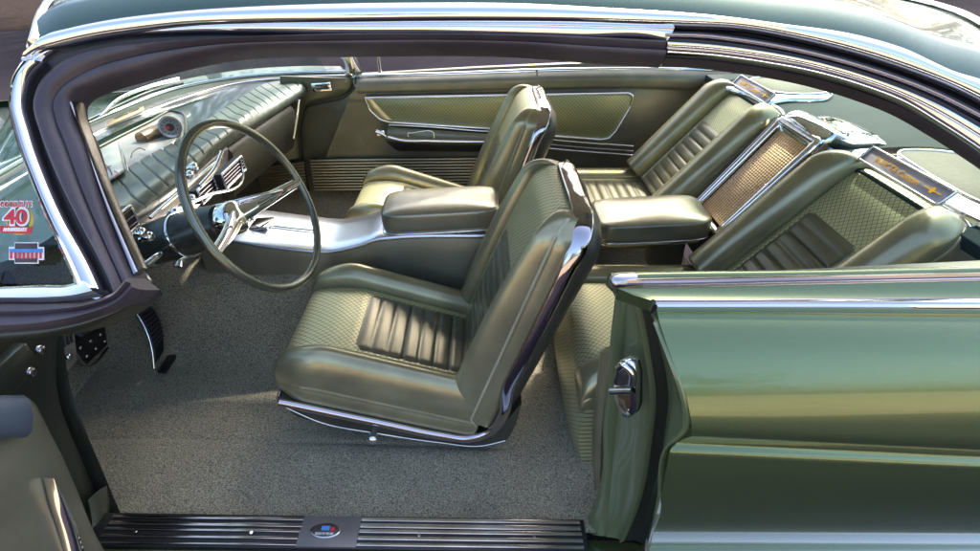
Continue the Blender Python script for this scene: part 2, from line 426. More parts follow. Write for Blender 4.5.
    if stitch:
        for st in (stitchR, stitchL):
            # dashed thread: short raised bars in one mesh per seam
            P = cr(st[1:-1], int(L/.004)); VV = []; FF = []
            for i in range(0, len(P)-1):
                t = unit(P[i+1]-P[i]); sd = Nn; o = V if st is stitchR else -V
                c_ = P[i]+o*.0012; b = len(VV)
                for a_, b_, c2 in ((-1, -1, -1), (1, -1, -1), (1, 1, -1), (-1, 1, -1), (-1, -1, 1), (1, -1, 1), (1, 1, 1), (-1, 1, 1)):
                    VV.append(c_+t*a_*.0009+sd*b_*.0028+o*c2*.001)
                FF += [tuple(b+q for q in f) for f in ((0, 1, 2, 3), (4, 5, 6, 7), (0, 1, 5, 4), (1, 2, 6, 5), (2, 3, 7, 6), (3, 0, 4, 7))]
            mesh_obj('stitching', VV, FF, 'thread', leatherO, smooth=False)
    return leatherO

def front_seat(cy_):
    r = root('bucket_seat', (.62, cy_, .34), '', '')
    V = np.array([0, 1.0, 0])
    # cushion
    O = np.array([.372, cy_, .512]); U = unit(np.array([.931, 0, -.365])); N = np.array([.365, 0, .931])
    def Wc(u): return .222-.03*max(0, (.07-u)/.07)**2
    pad(('cushion', 'patterned_insert', 'pleated_panel'), r, O, U, N, .50, Wc, lambda u: .148, .060, .170, .124, 0, (.145, .52), front=.10, npl=9, vpl=.118, low=.45, insdrop=.025, bulge=.028)
    # backrest
    B = unit(np.array([.375, 0, .927])); F = np.array([-.927, 0, .375]); Ob = np.array([.878, cy_, .345])
    LB = .63
    def Wb(u): return .222-.022*(u/LB)-.04*max(0, (u-LB+.07)/.07)**2.4
    pad(('backrest', 'patterned_insert', 'pleated_panel'), r, Ob+B*.03, B, F, LB-.03, lambda u: Wb(u+.03), lambda u: Wb(u+.03)*(.70+.10*u/LB), .055, lambda u: .130-.052*(u/LB)**3, lambda u: .098-.040*(u/LB)**3, 0, (-.01, .40), front=.02, rear=.06, npl=10, vpl=.118, low=.5)
    # outer shell of the backrest: rounded shape behind the trim line
    rows = []
    for w in np.linspace(0, 1, 26):
        u = w*(LB+.012); k = math.sqrt(max(0.02, 1-max(0, (w-.86)/.14)**2.2))
        W = Wb(min(u, LB))+.004 if w < 1 else Wb(LB)
        T = (.034+.030*w)*k
        sec = [(-W, .0), (-W-.002, -T*.35), (-W+.012, -T*.8), (-W+.04, -T), (0, -T*1.08), (W-.04, -T), (W-.012, -T*.8), (W+.002, -T*.35), (W, 0)]
        sec = cr([np.array(q) for q in sec], 33)
        rows.append([Ob+B*u+V*q[0]+F*q[1] for q in sec]+[Ob+B*u+V*W*.5+F*.03*k, Ob+B*u-V*W*.5+F*.03*k])
    grid('back_shell', rows, 'shell', r, closed_u=True, cap=True, fix=True)
    # lower skirt round the cushion
    side = [(.385, .505), (.40, .470), (.46, .435), (.60, .382), (.75, .338), (.86, .315), (.925, .335), (.955, .40)]
    top = [(.372, .512), (.42, .497), (.50, .465), (.62, .418), (.75, .367), (.85, .345), (.92, .39), (.97, .46)]
    A = cr([np.array([x, 0, z]) for x, z in top], 40); Bc = cr([np.array([x, 0, z]) for x, z in side], 40)
    rows = []
    for a, b_ in zip(A, Bc):
        w = .222
        rows.append([np.array([a[0], cy_-w, a[2]]), np.array([b_[0], cy_-w-.002, b_[2]-.010]), np.array([b_[0], cy_+w+.002, b_[2]-.010]), np.array([a[0], cy_+w, a[2]])])
    grid('base_skirt', rows, 'shell', r, closed_u=True, cap=True, fix=True)
    # chrome trim along each side, up the back and over its top
    pc = []; po = []; ww = []
    def add(p, o, w): pc.append(np.array(p, float)); po.append(np.array(o, float)); ww.append(w)
    w0 = .228
    for x, z in ((.378, .508), (.42, .492), (.50, .460), (.62, .413), (.75, .362), (.83, .342)): add((x, cy_-w0, z), (0, -1, 0), .022)
    add((.885, cy_-w0, .362), (0, -1, 0), .024); add((.925, cy_-w0, .43), (0, -1, 0), .028)
    for u in (.17, .28, .38, .48, .54): q = Ob+B*u+F*.005; add((q[0], cy_-Wb(u)-.006, q[2]), (0, -1, 0), .034)
    for u, vv in ((.585, .99), (.615, .90), (.632, .74)):
        q = Ob+B*u+F*.004; add((q[0], cy_-Wb(min(u, .57))*vv, q[2]), (0, -.6, .8), .044)
    for vv in (-.45, -.15, .15, .45):
        q = Ob+B*(.640)+F*.004; add((q[0], cy_+vv*Wb(.55), q[2]), B, .05)
    n0 = 11
    left = list(zip(pc, po, ww))
    for i in range(len(left)-5, -1, -1):
        p, o, w = left[i]; pc.append(np.array([p[0], 2*cy_-p[1], p[2]])); po.append(np.array([o[0], -o[1], o[2]])); ww.append(w)
    strip('chrome_trim', pc, po, ww, .007, 'seat_chrome', r, n=260)
    # thin bead on the lower edge of the shell
    bead = [np.array([x, cy_-.226, z-.008]) for x, z in ((.385, .500), (.46, .438), (.60, .385), (.75, .340), (.86, .318), (.925, .335))]
    tube('lower_bead', bead, .003, 'satin', r, n=50, seg=8)
    # front edge trim
    strip('front_trim', [np.array([.372, cy_-.215, .508]), np.array([.366, cy_, .510]), np.array([.372, cy_+.215, .508])], [(-1, 0, 0)]*3, .02, .005, 'seat_chrome', r, n=30)
    # seat tracks on the floor
    for s in (-1, 1): box('seat_track', (.70, cy_+s*.14, .345), (.28, .03, .045), 'black', r, .004)
    return r

seatL = front_seat(-.395)
tag(seatL, "olive driver's bucket seat nearest the open door, beside the steering wheel", 'car seat', 'olive bucket seats in the car')
lev = lathe('release_lever', K(373, 437, Y=-.635)+np.array([0, 0, 0]), (0, -1, -.15), [(-.03, .008), (0, .010), (.006, .016), (.013, .015), (.017, .009)], 'chrome', seatL)
settle(seatL)
seatR = seatL.copy(); COL.objects.link(seatR); seatR.location.y = seatL.location.y+.79
def copych(a, b_):
    for ch in a.children:
        if ch.name.startswith('release_lever'): continue
        c_ = ch.copy(); COL.objects.link(c_); c_.parent = b_
        copych(ch, c_)
bpy.context.view_layer.update()
copych(seatL, seatR)
seatR['label'] = 'olive front passenger bucket seat beyond the centre console, against the far door'

# rear seats
def rear_seat(cy_):
    r = root('rear_bucket_seat', (1.35, cy_, .36), '', '')
    V = np.array([0, 1.0, 0])
    O = np.array([1.11, cy_, .445]); U = unit(np.array([1, 0, -.06])); N = np.array([.06, 0, 1])
    pad(('cushion', 'patterned_insert', 'pleated_panel'), r, O, U, N, .52, lambda u: .25, lambda u: .165, .07, .135, .112, 0, (.16, .50), front=.09, npl=9, vpl=.135, low=.45, stitch=False)
    # front face of the cushion, wrapped in the patterned vinyl, with a piped edge
    rows = []
    for t in np.linspace(0, 1, 12):
        z = .25+.245*t; x = 1.105-.018*math.sin(math.pi*t)+.012*t
        rows.append([np.array([x+.02*abs(v)**4, cy_+v*.25, z]) for v in np.linspace(-1, 1, 21)])
    Vv = np.vstack(rows); uv = [(v[2], v[1]) for v in Vv]
    rr = rows+[[p+np.array([.06, 0, 0]) for p in rows[-1]], [p+np.array([.06, 0, 0]) for p in rows[0]]]
    Vv = np.vstack(rr); uv = [(v[2], v[1]) for v in Vv]
    grid('front_face', rr, 'pattern', r, closed_v=True, cap=True, fix=True, uv=uv)
    B = unit(np.array([.68, 0, .734])); F = np.array([-.734, 0, .68]); Ob = np.array([1.585, cy_, .505])
    LB = .490
    def Wb(u): return .238-.05*max(0, (u-LB+.08)/.08)**2.2
    pad(('backrest', 'patterned_insert', 'pleated_panel'), r, Ob, B, F, LB, Wb, lambda u: .130, .055, .125, .062, 0, (-.01, .325), front=.01, rear=.09, npl=9, vpl=.105, low=.5, mats=('leather', 'pattern', 'leather_dark'))
    rows = []
    for w in np.linspace(0, 1, 14):
        u = w*LB; W = Wb(min(u, LB*.98))
        rows.append([Ob+B*u+V*q+F*d for q, d in ((-W, .012), (-W-.004, -.03), (-W+.02, -.07), (W-.02, -.07), (W+.004, -.03), (W, .012))])
    grid('back_shell', rows, 'shell', r, closed_u=True, cap=True, fix=True)
    pc = []; po = []
    for u in (.02, .13, .26, .36, .43): pc.append(Ob+B*u+F*.012+V*-(Wb(u)+.004)); po.append(np.array([0, -1., 0]))
    pc.append(Ob+B*.477+F*.012-V*.215); po.append(np.array([.3, -.7, .6]))
    for v in (-.17, -.06, .06, .17): pc.append(Ob+B*.497+F*.018+V*v); po.append(B)
    for i in range(5, -1, -1):
        p = pc[i]; o = po[i]; pc.append(np.array([p[0], 2*cy_-p[1], p[2]])); po.append(np.array([o[0], -o[1], o[2]]))
    strip('chrome_trim', pc, po, .026, .008, 'chrome', r, n=160)
    # name plate across the top of the backrest
    c0 = Ob+B*.503+F*.072
    q = unit(B*.75+F*.66)
    nn = F; al = -B
    pts = [c0+V*a+al*b_ for a, b_ in ((-.135, -.021), (.135, -.021), (.135, .019), (-.135, .019))]
    pl = slab('name_plate', pts, nn, .008, 'chrome_plate', r, .002)
    fr = [c0+V*a+al*b_+nn*.002 for a, b_ in ((-.135, -.021), (.135, -.021), (.135, .019), (-.135, .019), (-.135, -.021))]
    tube('plate_frame', fr, .003, 'chrome', pl, n=100, seg=8, smooth=False)
    tx = text_mesh('lettering', 'INVICTA Custom', c0+nn*.0015+V*.02, -V, -al, .022, 'goldtext', pl, extrude=.0004, width=.15)
    text_mesh('star_mark', '+', c0+nn*.0015-V*.095, -V, -al, .03, 'goldtext', pl, extrude=.0004, width=.05)
    return r
MAT['chrome_plate'] = simple('grey_name_plate', (.46, .40, .43), .3, .35)
rsL = rear_seat(-.395)
tag(rsL, 'olive rear bucket seat on the near side, behind the green quarter panel', 'car seat', 'olive bucket seats in the car')
settle(rsL)
rsR = rsL.copy(); COL.objects.link(rsR); rsR.location.y += .79
copych(rsL, rsR)
rsR['label'] = 'olive rear bucket seat on the far side, beyond the rear armrest'
for rs in (rsL, rsR): rs['group'] = 'olive bucket seats in the car'

# ------------------------------------------------------------------ rear armrest and grille between the rear seats
ra = root('folding_armrest', (1.42, 0, .45), 'olive padded armrest with a chrome edge between the two rear seats', 'armrest')
def cushion_box(name, c, size, mat, parent, e=2.6, dome=.0, n=24):
    """soft cushion: superellipse plan and a rounded edge"""
    rows = []
    for t in np.linspace(-1, 1, 13):
        zz = math.copysign(abs(t)**.7, t)
        k = (1-abs(t)**4)**.25*.08+.92 if abs(t) < 1 else .93
        rows.append([np.array([c[0]+size[0]/2*k*math.copysign(abs(math.cos(a))**(2/e/2.2), math.cos(a)), c[1]+size[1]/2*k*math.copysign(abs(math.sin(a))**(2/e/2.2), math.sin(a)), c[2]+size[2]/2*zz]) for a in np.linspace(0, 2*math.pi, n*4, endpoint=False)])
    V_ = rows
    top = rows[-1]; 
    for s in (.85, .5, .15): rows.append([np.array([c[0], c[1], 0])+(p-np.array([c[0], c[1], 0]))*np.array([s, s, 1])+np.array([0, 0, dome*(1-s*s)+.003]) for p in top])
    return grid(name, rows, mat, parent, closed_u=True, cap=True, fix=True)
cushion_box('pad', (1.43, 0, .632), (.36, .215, .062), 'lid_vinyl', ra, dome=.006)
cushion_box('chrome_edge', (1.43, 0, .596), (.362, .214, .014), 'chrome', ra)
box('support', (1.50, 0, .52), (.12, .06, .13), 'leather_dark', ra, .015)
settle(ra)

gp = root('speaker_panel', (1.75, 0, .6), 'chrome framed bronze grille panel leaning between the rear seat backs', 'speaker grille')
Bq = unit(np.array([.62, 0, .785])); Fq = np.array([-.785, 0, .62]); O0 = np.array([1.63, 0, .62])
def Q(v, u, d=0): return O0+Bq*u+Fq*d+np.array([0, v, 0])
hw = lambda u: .078+.02*u/.33
slab('grille', [Q(-.082, .01), Q(.082, .01), Q(.088, .335), Q(-.088, .335)], Fq, .02, 'bronze', gp, .001, uvf=(Bq, (0, 1, 0)))
fr = [Q(-.096, -.01, .006), Q(.096, -.01, .006), Q(.104, .352, .006), Q(-.104, .352, .006)]
strip('chrome_frame', cr(fr+[fr[0]], 60, smooth=False), [Fq]*60, .026, .010, 'chrome', gp, n=200)
for s in (-1, 1):
    ribbon('side_flank', [Q(s*.112, -.05, .0), Q(s*.120, .36, .0)], [Q(s*.148, -.05, -.015), Q(s*.155, .36, -.015)], arcprof(.012), 'chrome_dark', gp, n=20, nrm=Fq, back=.03)
# chrome cover over the top, running back on to the shelf
rows = []
tops = [Q(0, .345, .014), Q(0, .375, .016), Q(0, .40, .004), np.array([1.93, 0, .915]), np.array([2.0, 0, .908]), np.array([2.03, 0, .900])]
wd = [.098, .11, .118, .124, .125, .120]
for p, w in zip(cr(tops, 20), np.interp(np.linspace(0, 1, 20), np.linspace(0, 1, 6), wd)):
    rows.append([p+np.array([0, a*w, -.012*abs(a)**5-.03*(abs(a) > 1)]) for a in (-1.04, -1, -.9, -.6, -.2, .2, .6, .9, 1, 1.04)]+[p+np.array([.0, w, -.05]), p+np.array([0, -w, -.05])])
grid('chrome_cover', rows, 'chrome', gp, closed_u=True, cap=True, fix=True)
settle(gp)

# ------------------------------------------------------------------ front console
co = root('centre_console', (.4, 0, .36), 'long centre console with brushed metal top between the front seats', 'console')
pl = [(.00, .105, .705), (.10, .11, .690), (.20, .112, .668), (.30, .112, .648), (.40, .110, .634), (.45, .108, .640), (.50, .105, .650), (.55, .104, .665), (.60, .103, .668), (.90, .100, .655), (.98, .10, .650)]
P = cr([np.array(q) for q in pl], 60)
rows = []
for x, w, z in P: rows.append([np.array([x, v*w, z+d]) for v, d in ((-1.0, -.012), (-.99, -.002), (-.96, 0), (-.5, .001), (0, .002), (.5, .001), (.96, 0), (.99, -.002), (1, -.012))])
rows2 = [r_+[r_[-1]-np.array([0, .004, .01]), r_[0]-np.array([0, -.004, .01])] for r_ in rows]
grid('top_plate', rows2, 'alu', co, closed_u=True, cap=True, fix=True)
rows = []
for x, w, z in P:
    rows.append([np.array([x, -w+.001, z-.013]), np.array([x, -w-.004, z-.03]), np.array([x, -w-.010, z-.10+.03*(x > .45)]), np.array([x, -w-.03, .34]), np.array([x, w+.03, .34]), np.array([x, w+.010, z-.10]), np.array([x, w+.004, z-.03]), np.array([x, w-.001, z-.013])])
grid('side_panel', rows, 'panel_vinyl', co, closed_u=True, cap=True, fix=True)
cushion_box('armrest_lid', (.755, 0, .704), (.37, .195, .066), 'lid_vinyl', co, dome=.010)
cushion_box('chrome_edge', (.755, 0, .667), (.378, .20, .012), 'chrome', co)
# shifter gate and slim lever lying on the plate
sh = box('shifter_gate', (.165, 0, .684), (.06, .07, .012), 'chrome', co, .004)
tube('shift_lever', [np.array([.14, .0, .70]), np.array([.15, 0, .735]), np.array([.175, -.01, .755])], .007, 'chrome', sh, n=12)
tube('console_bead', [np.array([.17, .0, .681]), np.array([.25, .0, .664]), np.array([.33, .0, .650])], .003, 'chrome', co, n=20, seg=8)
settle(co)

# ------------------------------------------------------------------ floor
def zfloor(x, y):
    z = .345
    if x < -.10: z += .0
    if x < -.36: z += (-.36-x)*1.1
    z -= .075*max(0, x)
    if y < -.76: z += (-.76-y)*.1
    if x < .95: z -= .004*math.exp(-((y+.575+.03*x)/.006)**2)
    if y > .70: z += (y-.70)*.6
    t = abs(y); z += (.245 if x < .3 else max(.12, .245-(x-.3)*.6))*math.exp(-(t/.225)**5)
    return z
xs = np.linspace(-.72, 1.75, 90); ys = np.linspace(-.845, .84, 300)
rows = [[np.array([x, y, zfloor(x, y)+.0025*math.sin(x*19+y*9)*math.sin(y*15+x*4)]) for x in xs] for y in ys]
top_ = grid('car_floor', rows, 'carpet', None, fix=False)
tag(top_, 'dark grey green loop carpet on the car floor under the seats', None, None, None); top_['kind'] = 'structure'
del top_['label']
# carpet mat seam by the sill
# ------------------------------------------------------------------ CAR BODY
car = root('green_car', (.9, -.9, .0), 'olive green metallic hardtop car seen through its open door', 'car')
# --- roof
c0 = [(40, 44), (51, 34), (75, 27), (109, 20), (181, 11), (254, 6), (340, 3), (430, 2), (524, 3), (597, 7), (700, 14), (779, 24), (848, 33), (900, 47), (952, 71), (980, 79), (1010, 94)]
c1 = [(22, 65), (38, 52), (60, 45), (90, 38), (144, 30), (181, 26), (254, 23), (340, 22), (430, 21), (500, 21), (580, 22), (640, 24), (675, 25), (744, 29), (796, 38), (866, 55), (935, 79), (980, 99), (1010, 115)]
c2 = [(26, 76), (40, 62), (60, 50), (90, 42), (124, 37), (181, 33), (254, 32), (340, 33), (430, 33), (500, 34), (580, 36), (663, 39)]
top3 = Gs(c0, .0)
roofrows = []
A = cr(top3, 70)
for i, p in enumerate(A):
    row = []
    for t in np.linspace(0, 1, 40):
        y = p[1]+(-2*p[1])*t
        s = 4*t*(1-t); crown = .062*s**.3
        fx = 0
        row.append(np.array([p[0]+(-.10*s if i < 6 else 0)*(6-i)/6+(.22*s)*max(0, (i-58)/11)**1.5, y, p[2]+crown]))
    roofrows.append(row)
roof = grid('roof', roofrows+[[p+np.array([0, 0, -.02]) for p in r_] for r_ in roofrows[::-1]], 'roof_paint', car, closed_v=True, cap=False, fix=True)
# pale headlining: unseen underside sheet that bounces light into the cabin
hl = [[p-np.array([0, 0, .035 if 0 < j < len(r_)-1 else .03]) for j, p in enumerate(r_[1:-1])] for r_ in roofrows[2:-1]]
grid('headlining', hl+[[p+np.array([0, 0, .006]) for p in r_] for r_ in hl[::-1]], 'headliner', car, closed_v=True, fix=True)
# chrome edges of the roof panel, front header and rear window
hd = [np.array(r_) for r_ in roofrows[0]]
strip('header_moulding', [p+np.array([-.012, 0, -.004]) for p in hd[::4]], [(-.8, 0, .6)]*len(hd[::4]), .034, .010, 'chrome', car, n=90)
hd = [np.array(r_) for r_ in roofrows[-1]]
strip('rear_window_moulding', [p+np.array([.008, 0, 0]) for p in hd[::4]], [(.6, 0, .8)]*len(hd[::4]), .035, .010, 'chrome', car, n=90)
ribbon('drip_moulding', top3, Gs(c1, .006), [(0, 0), (.12, .006), (.3, .010), (.55, .012), (.8, .008), (.92, .002), (1, -.006)], 'chrome', car, n=160, back=.02)
ribbon('lower_moulding', Gs([(x, y+2) for x, y in c1[:13]], -.004), Gs(c2+[(668, 40)], -.006), arcprof(.006), 'chrome', car, n=140, back=.012)
# pillar chrome: outer edge of the front pillar
po_ = [(22, 65), (14, 80), (11, 100), (18, 140), (32, 180), (48, 220), (66, 262), (80, 295)]
pi_ = [(44, 62), (32, 74), (24, 100), (31, 132), (48, 180), (66, 220), (88, 260), (106, 300)]
ribbon('pillar_moulding', Gs(po_, .004), Gs(pi_, .0), [(0, 0), (.15, .008), (.4, .012), (.52, .006), (.6, .010), (.85, .008), (1, 0)], 'chrome', car, n=80, back=.014)
# dark channel behind mouldings
ch_o = [(104, 304), (88, 262), (64, 220), (46, 180), (30, 132), (23, 100), (30, 76), (42, 62), (62, 50), (92, 41), (144, 33), (254, 28), (340, 29), (500, 31), (663, 37)]
ch_i = [(126, 296), (108, 256), (88, 218), (70, 180), (54, 132), (50, 100), (56, 86), (68, 74), (90, 64), (120, 58), (160, 48), (254, 42), (340, 41), (500, 42), (663, 48)]
ribbon('window_channel', Gs(ch_o, -.014), Gs(ch_i, -.022), [(0, 0), (1, 0)], 'gap', car, n=140, back=.01)
# rubber weatherstrip, two ridges
ru_o = [(118, 300), (114, 288), (100, 258), (80, 220), (60, 180), (42, 134), (35, 104), (40, 86), (52, 71), (70, 58), (100, 49), (140, 44), (200, 40), (254, 37.5), (340, 35), (450, 35), (560, 37), (664, 41.5)]
ru_i = [(137, 280), (132, 270), (122, 248), (108, 212), (98, 182), (86, 142), (75, 116), (74, 102), (80, 94), (100, 85), (140, 73), (180, 62), (236, 52), (290, 49), (340, 49), (450, 48), (524, 50), (597, 56), (664, 60)]
ribbon('weatherstrip', Gs(ru_o, -.010), Gs(ru_i, -.028), [(0, 0), (.06, .008), (.2, .012), (.42, .010), (.48, .001), (.53, .001), (.6, .010), (.75, .012), (.92, .008), (1, -.004)], 'rubber', car, n=200, back=.03)
# inner chrome garnish of the front pillar
ga = [(70, 104), (76, 116), (86, 142), (98, 180), (109, 212), (124, 250), (134, 276)]
gb = [(78, 100), (82, 118), (92, 146), (104, 178), (116, 208), (132, 244), (143, 268)]
ribbon('pillar_garnish', Gs(ga, -.026), Gs(gb, -.034), [(0, 0), (.2, .005), (.5, .006), (.6, .001), (.75, .005), (1, 0)], 'garnish', car, n=60, back=.012)
# rear reveal chrome and its dark channels
dr_t = [(664, 26), (700, 26), (744, 31), (796, 40), (866, 57), (935, 81), (980, 101), (1010, 116)]
dr_b = [(666, 42), (700, 44), (744, 49), (813, 62), (883, 83), (935, 104), (980, 129), (1010, 146)]
ribbon('rear_channel', Gs(dr_t, -.006), Gs(dr_b, -.014), [(0, 0), (.08, .006), (.16, 0), (.2, -.008), (.36, -.008), (.38, .002), (.56, .002), (.6, -.008), (.8, -.008), (.84, .004), (1, .004)], 'gap', car, n=120, back=.02)
mid = [(a[0]*.5+b_[0]*.5, a[1]*.5+b_[1]*.5) for a, b_ in zip(dr_t, dr_b)]
ribbon('channel_strip', Gs([(x, y-1.5) for x, y in mid], -.002), Gs([(x, y+2.5) for x, y in mid], -.002), arcprof(.003), 'chrome_dark', car, n=90, back=.012)
dv_b = [(666, 61), (709, 64), (761, 71), (808, 80), (866, 97), (897, 109), (940, 133), (980, 159), (1010, 180)]
ribbon('rear_reveal', Gs([(x, y+.5) for x, y in dr_b], -.008), Gs([(x, y-3) for x, y in dv_b], -.024), [(0, 0), (.1, .008), (.35, .010), (.45, .003), (.5, .008), (.8, .008), (1, 0)], 'chrome', car, n=120, back=.02)
ribbon('reveal_seal', Gs([(x, y-3) for x, y in dv_b], -.022), Gs(dv_b, -.030), arcprof(.004), 'rubber', car, n=90, back=.02)
# --- windscreen base, near corner
cw_t = [(-30, 288), (0, 287), (44, 285), (69, 284), (84, 278)]
cw_b = [(-30, 303), (0, 302), (54, 302), (87, 299), (104, 296)]
ribbon('windscreen_base_moulding', Gs(cw_t, .002), Gs(cw_b, .012), [(0, 0), (.2, .008), (.7, .012), (1, 0)], 'chrome', car, n=40, back=.02)
bt = [(-30, 303), (0, 302), (54, 302), (95, 299), (118, 290), (128, 278)]
bb = [(-30, 336), (0, 333), (54, 328), (98, 317), (127, 305), (144, 290)]
ribbon('cowl_weatherstrip', Gs(bt, .004), Gs(bb, .0), [(0, 0), (.1, .010), (.3, .016), (.42, .008), (.5, .012), (.75, .018), (.92, .010), (1, -.004)], 'rubber', car, n=60, back=.04)
bu = [(-30, 346), (0, 342), (54, 336), (98, 325), (128, 311), (148, 294)]
ribbon('cowl_edge', Gs(bb, -.004), Gs(bu, -.02), arcprof(.006), 'paint_dark', car, n=60, back=.04)
# --- front jamb (hinge pillar), kick panel
jr = [(128, 306), (60, 333), (60, 392), (70, 424), (82, 452), (95, 484), (108, 514)]
jl = [(-40, 345), (-40, 360), (-40, 400), (-30, 440), (-20, 480), (0, 520), (40, 570)]
A = Ks([(62, 330), (60, 350), (61, 392), (70, 424), (82, 452), (95, 484), (110, 516)], X=-.02)
B_ = Ks([(-60, 345), (-60, 360), (-60, 400), (-50, 440), (-40, 480), (-20, 520), (10, 560)], X=.00)
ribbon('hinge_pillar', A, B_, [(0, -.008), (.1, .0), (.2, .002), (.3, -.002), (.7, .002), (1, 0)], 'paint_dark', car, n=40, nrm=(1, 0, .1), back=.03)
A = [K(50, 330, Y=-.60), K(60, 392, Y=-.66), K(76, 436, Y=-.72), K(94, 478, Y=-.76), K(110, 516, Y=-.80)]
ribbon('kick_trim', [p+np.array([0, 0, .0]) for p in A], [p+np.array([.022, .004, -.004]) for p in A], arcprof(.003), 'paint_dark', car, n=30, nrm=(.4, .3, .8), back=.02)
for a_, b_ in ((30, 372), (30, 420), (52, 452), (40, 350)):
    lathe('hinge_bolt', K(a_, b_, X=.012), (1, 0, 0), [(0, .011), (.006, .010), (.008, .005)], 'chrome_dark', car, 8)
box('hinge_plate', K(8, 372, X=.0), (.03, .10, .06), 'paint_dark', car, .006)
# sill corner block
ribbon('sill_corner', Ks([(88, 500), (92, 520), (92, 545)], X=.0), Ks([(107, 486), (110, 505), (108, 520)], X=.0), arcprof(.012), 'paint_in', car, n=12, nrm=(.6, 0, .8), back=.02)
# --- sill with scuff plate
sillz = .378
def sill_strip(name, x0, x1, y0, y1, z, mat, th=.02, parent=None, bev=.002):
    return box(name, ((x0+x1)/2, (y0+y1)/2, z-th/2), (x1-x0, abs(y1-y0), th), mat, parent or car, bev)
sp = sill_strip('scuff_plate', .0, 1.10, -.885, -.808, .374, 'black', .03)
for y0, y1, mt in ((-.822, -.816, 'satin'), (-.838, -.830, 'chrome_dark'), (-.850, -.844, 'chrome_dark'), (-.866, -.860, 'satin'), (-.880, -.876, 'chrome_dark')):
    sill_strip('rib', .03, .455, y0, y1, .3775, 'chrome_dark', .01, sp, .001)
    sill_strip('rib', .585, 1.09, y0-.0, y1+.003, .3785, 'satin', .01, sp, .001)
sill_strip('centre_plate', .455, .585, -.884, -.812, .3800, 'sillgrey', .012, sp, .001)
bc = np.array([.512, -.848, .381])
ell = lambda a, b_, dz: [bc+np.array([a*math.cos(t), b_*math.sin(t), dz]) for t in np.linspace(0, 2*math.pi, 40, endpoint=False)]
slab('badge_rim', ell(.034, .0175, .002), (0, 0, 1), .004, 'satin', sp, .001)
slab('badge', ell(.031, .0150, .003), (0, 0, 1), .003, 'textdark', sp, .0008)
text_mesh('badge_lettering', 'BODY BY FISHER', bc+np.array([0, -.009, .0035]), (1, 0, 0), (0, 1, 0), .0075, 'white', sp, width=.040)
box('badge_coach', bc+np.array([0, .004, .0036]), (.018, .010, .001), 'blue', sp, 0)
box('badge_panel', bc+np.array([.016, .002, .0036]), (.008, .008, .001), 'red', sp, 0)
for x in (.10, .35, .72, .98): lathe('screw', (x, -.853, .3785), (0, 0, 1), [(0, .004), (.001, .0035)], 'chrome', sp, 10)
def shear(o):
    for v in o.data.vertices: v.co.z += .008-.10*v.co.x; v.co.y -= .006
    for c_ in o.children: shear(c_)
shear(sp)
# outer sill body
ribbon('sill_panel', [np.array([-.1, -.893, .382]), np.array([1.3, -.893, .242])], [np.array([-.1, -.955, .22]), np.array([1.3, -.955, .08])], [(0, 0), (.1, .008), (.25, .01), (.6, .006), (1, 0)], 'paint', car, n=30, nrm=(0, -.9, .4), back=.05)
# --- rear quarter panel
def Wd(x): return 0.0
qp = [(657, 305, -.900), (657, 311, -.912), (659, 320, -.926), (666, 342, -.950), (677, 372, -.975), (687, 400, -.994), (691, 420, -1.004), (692, 431, -1.006), (691, 436, -1.002), (682, 440, -.990), (675, 444, -.988), (671, 449, -.996), (668, 462, -.998), (663, 485, -.992), (657, 515, -.975), (651, 543, -.955), (650, 549, -.945)]
prof = cr([K(a, b_, Y=y) for a, b_, y in qp], 90)
rpy = [310, 315, 324, 345, 376, 406, 431, 446, 450, 454, 457, 463, 475, 496, 522, 545, 550]
profR = cr([K(980, b_, Y=q_[2]) for b_, q_ in zip(rpy, qp)], 90)
rows = []
for p, q_ in zip(prof, profR):
    d_ = (q_-p)/(q_[0]-p[0])
    rows.append([p+d_*min(x-p[0], 1.3)+np.array([max(0, x-p[0]-1.3), 0, 0]) for x in np.r_[p[0], p[0]+.004, np.linspace(p[0]+.02, 3.6, 60)]])
back = [[p+np.array([.0, .012, 0]) for p in r_] for r_ in rows[::-1]]
grid('quarter_panel', rows+back, 'paint', car, closed_v=True, cap=True, fix=True)
# belt mouldings above the panel
def Yb(l, y): return [K(a, b_, Y=y) for a, b_ in l]
ext = 1500
def lin(p, q, x): return q[1]+(q[1]-p[1])*(x-q[0])/(q[0]-p[0])
def bandpx(l): a, b_ = l[-2], l[-1]; return l+[(1250, lin(a, b_, 1250))]
bA = bandpx([(608, 273), (640, 272), (821, 270), (980, 266)])
bB = bandpx([(614, 279), (640, 278.5), (821, 275), (980, 272.5)])
bC = bandpx([(618, 287), (650, 287), (821, 283.5), (980, 280)])
bD = bandpx([(652, 299), (680, 299), (821, 298), (980, 296.5)])
bE = bandpx([(657, 309), (680, 309), (821, 309), (980, 310)])
ribbon('belt_ledge', Yb(bA, -.845), Yb(bB, -.862), arcprof(.005), 'paint', car, n=50, nrm=(0, -.3, 1), back=.03)
ribbon('belt_seal', Yb(bB, -.862), Yb(bC, -.878), [(0, 0), (.2, .006), (.5, .008), (.7, .003), (.9, .004), (1, 0)], 'chrome_dark', car, n=50, nrm=(0, -.5, 1), back=.03)
ribbon('belt_panel', Yb(bC, -.878), Yb(bD, -.897), [(0, -.003), (.5, -.006), (1, -.003)], 'paint', car, n=50, nrm=(0, -.3, 1), back=.03)
ribbon('belt_moulding', Yb(bD, -.903), Yb(bE, -.923), [(0, 0), (.15, .007), (.5, .010), (.62, .003), (.7, .008), (.9, .006), (1, 0)], 'chrome', car, n=50, nrm=(0, -.6, .8), back=.03)
lathe('belt_end_cap', K(616, 281, Y=-.865), (-1, -.2, .1), [(-.03, .012), (-.005, .013), (.006, .010), (.010, .004)], 'satin', car, 16)
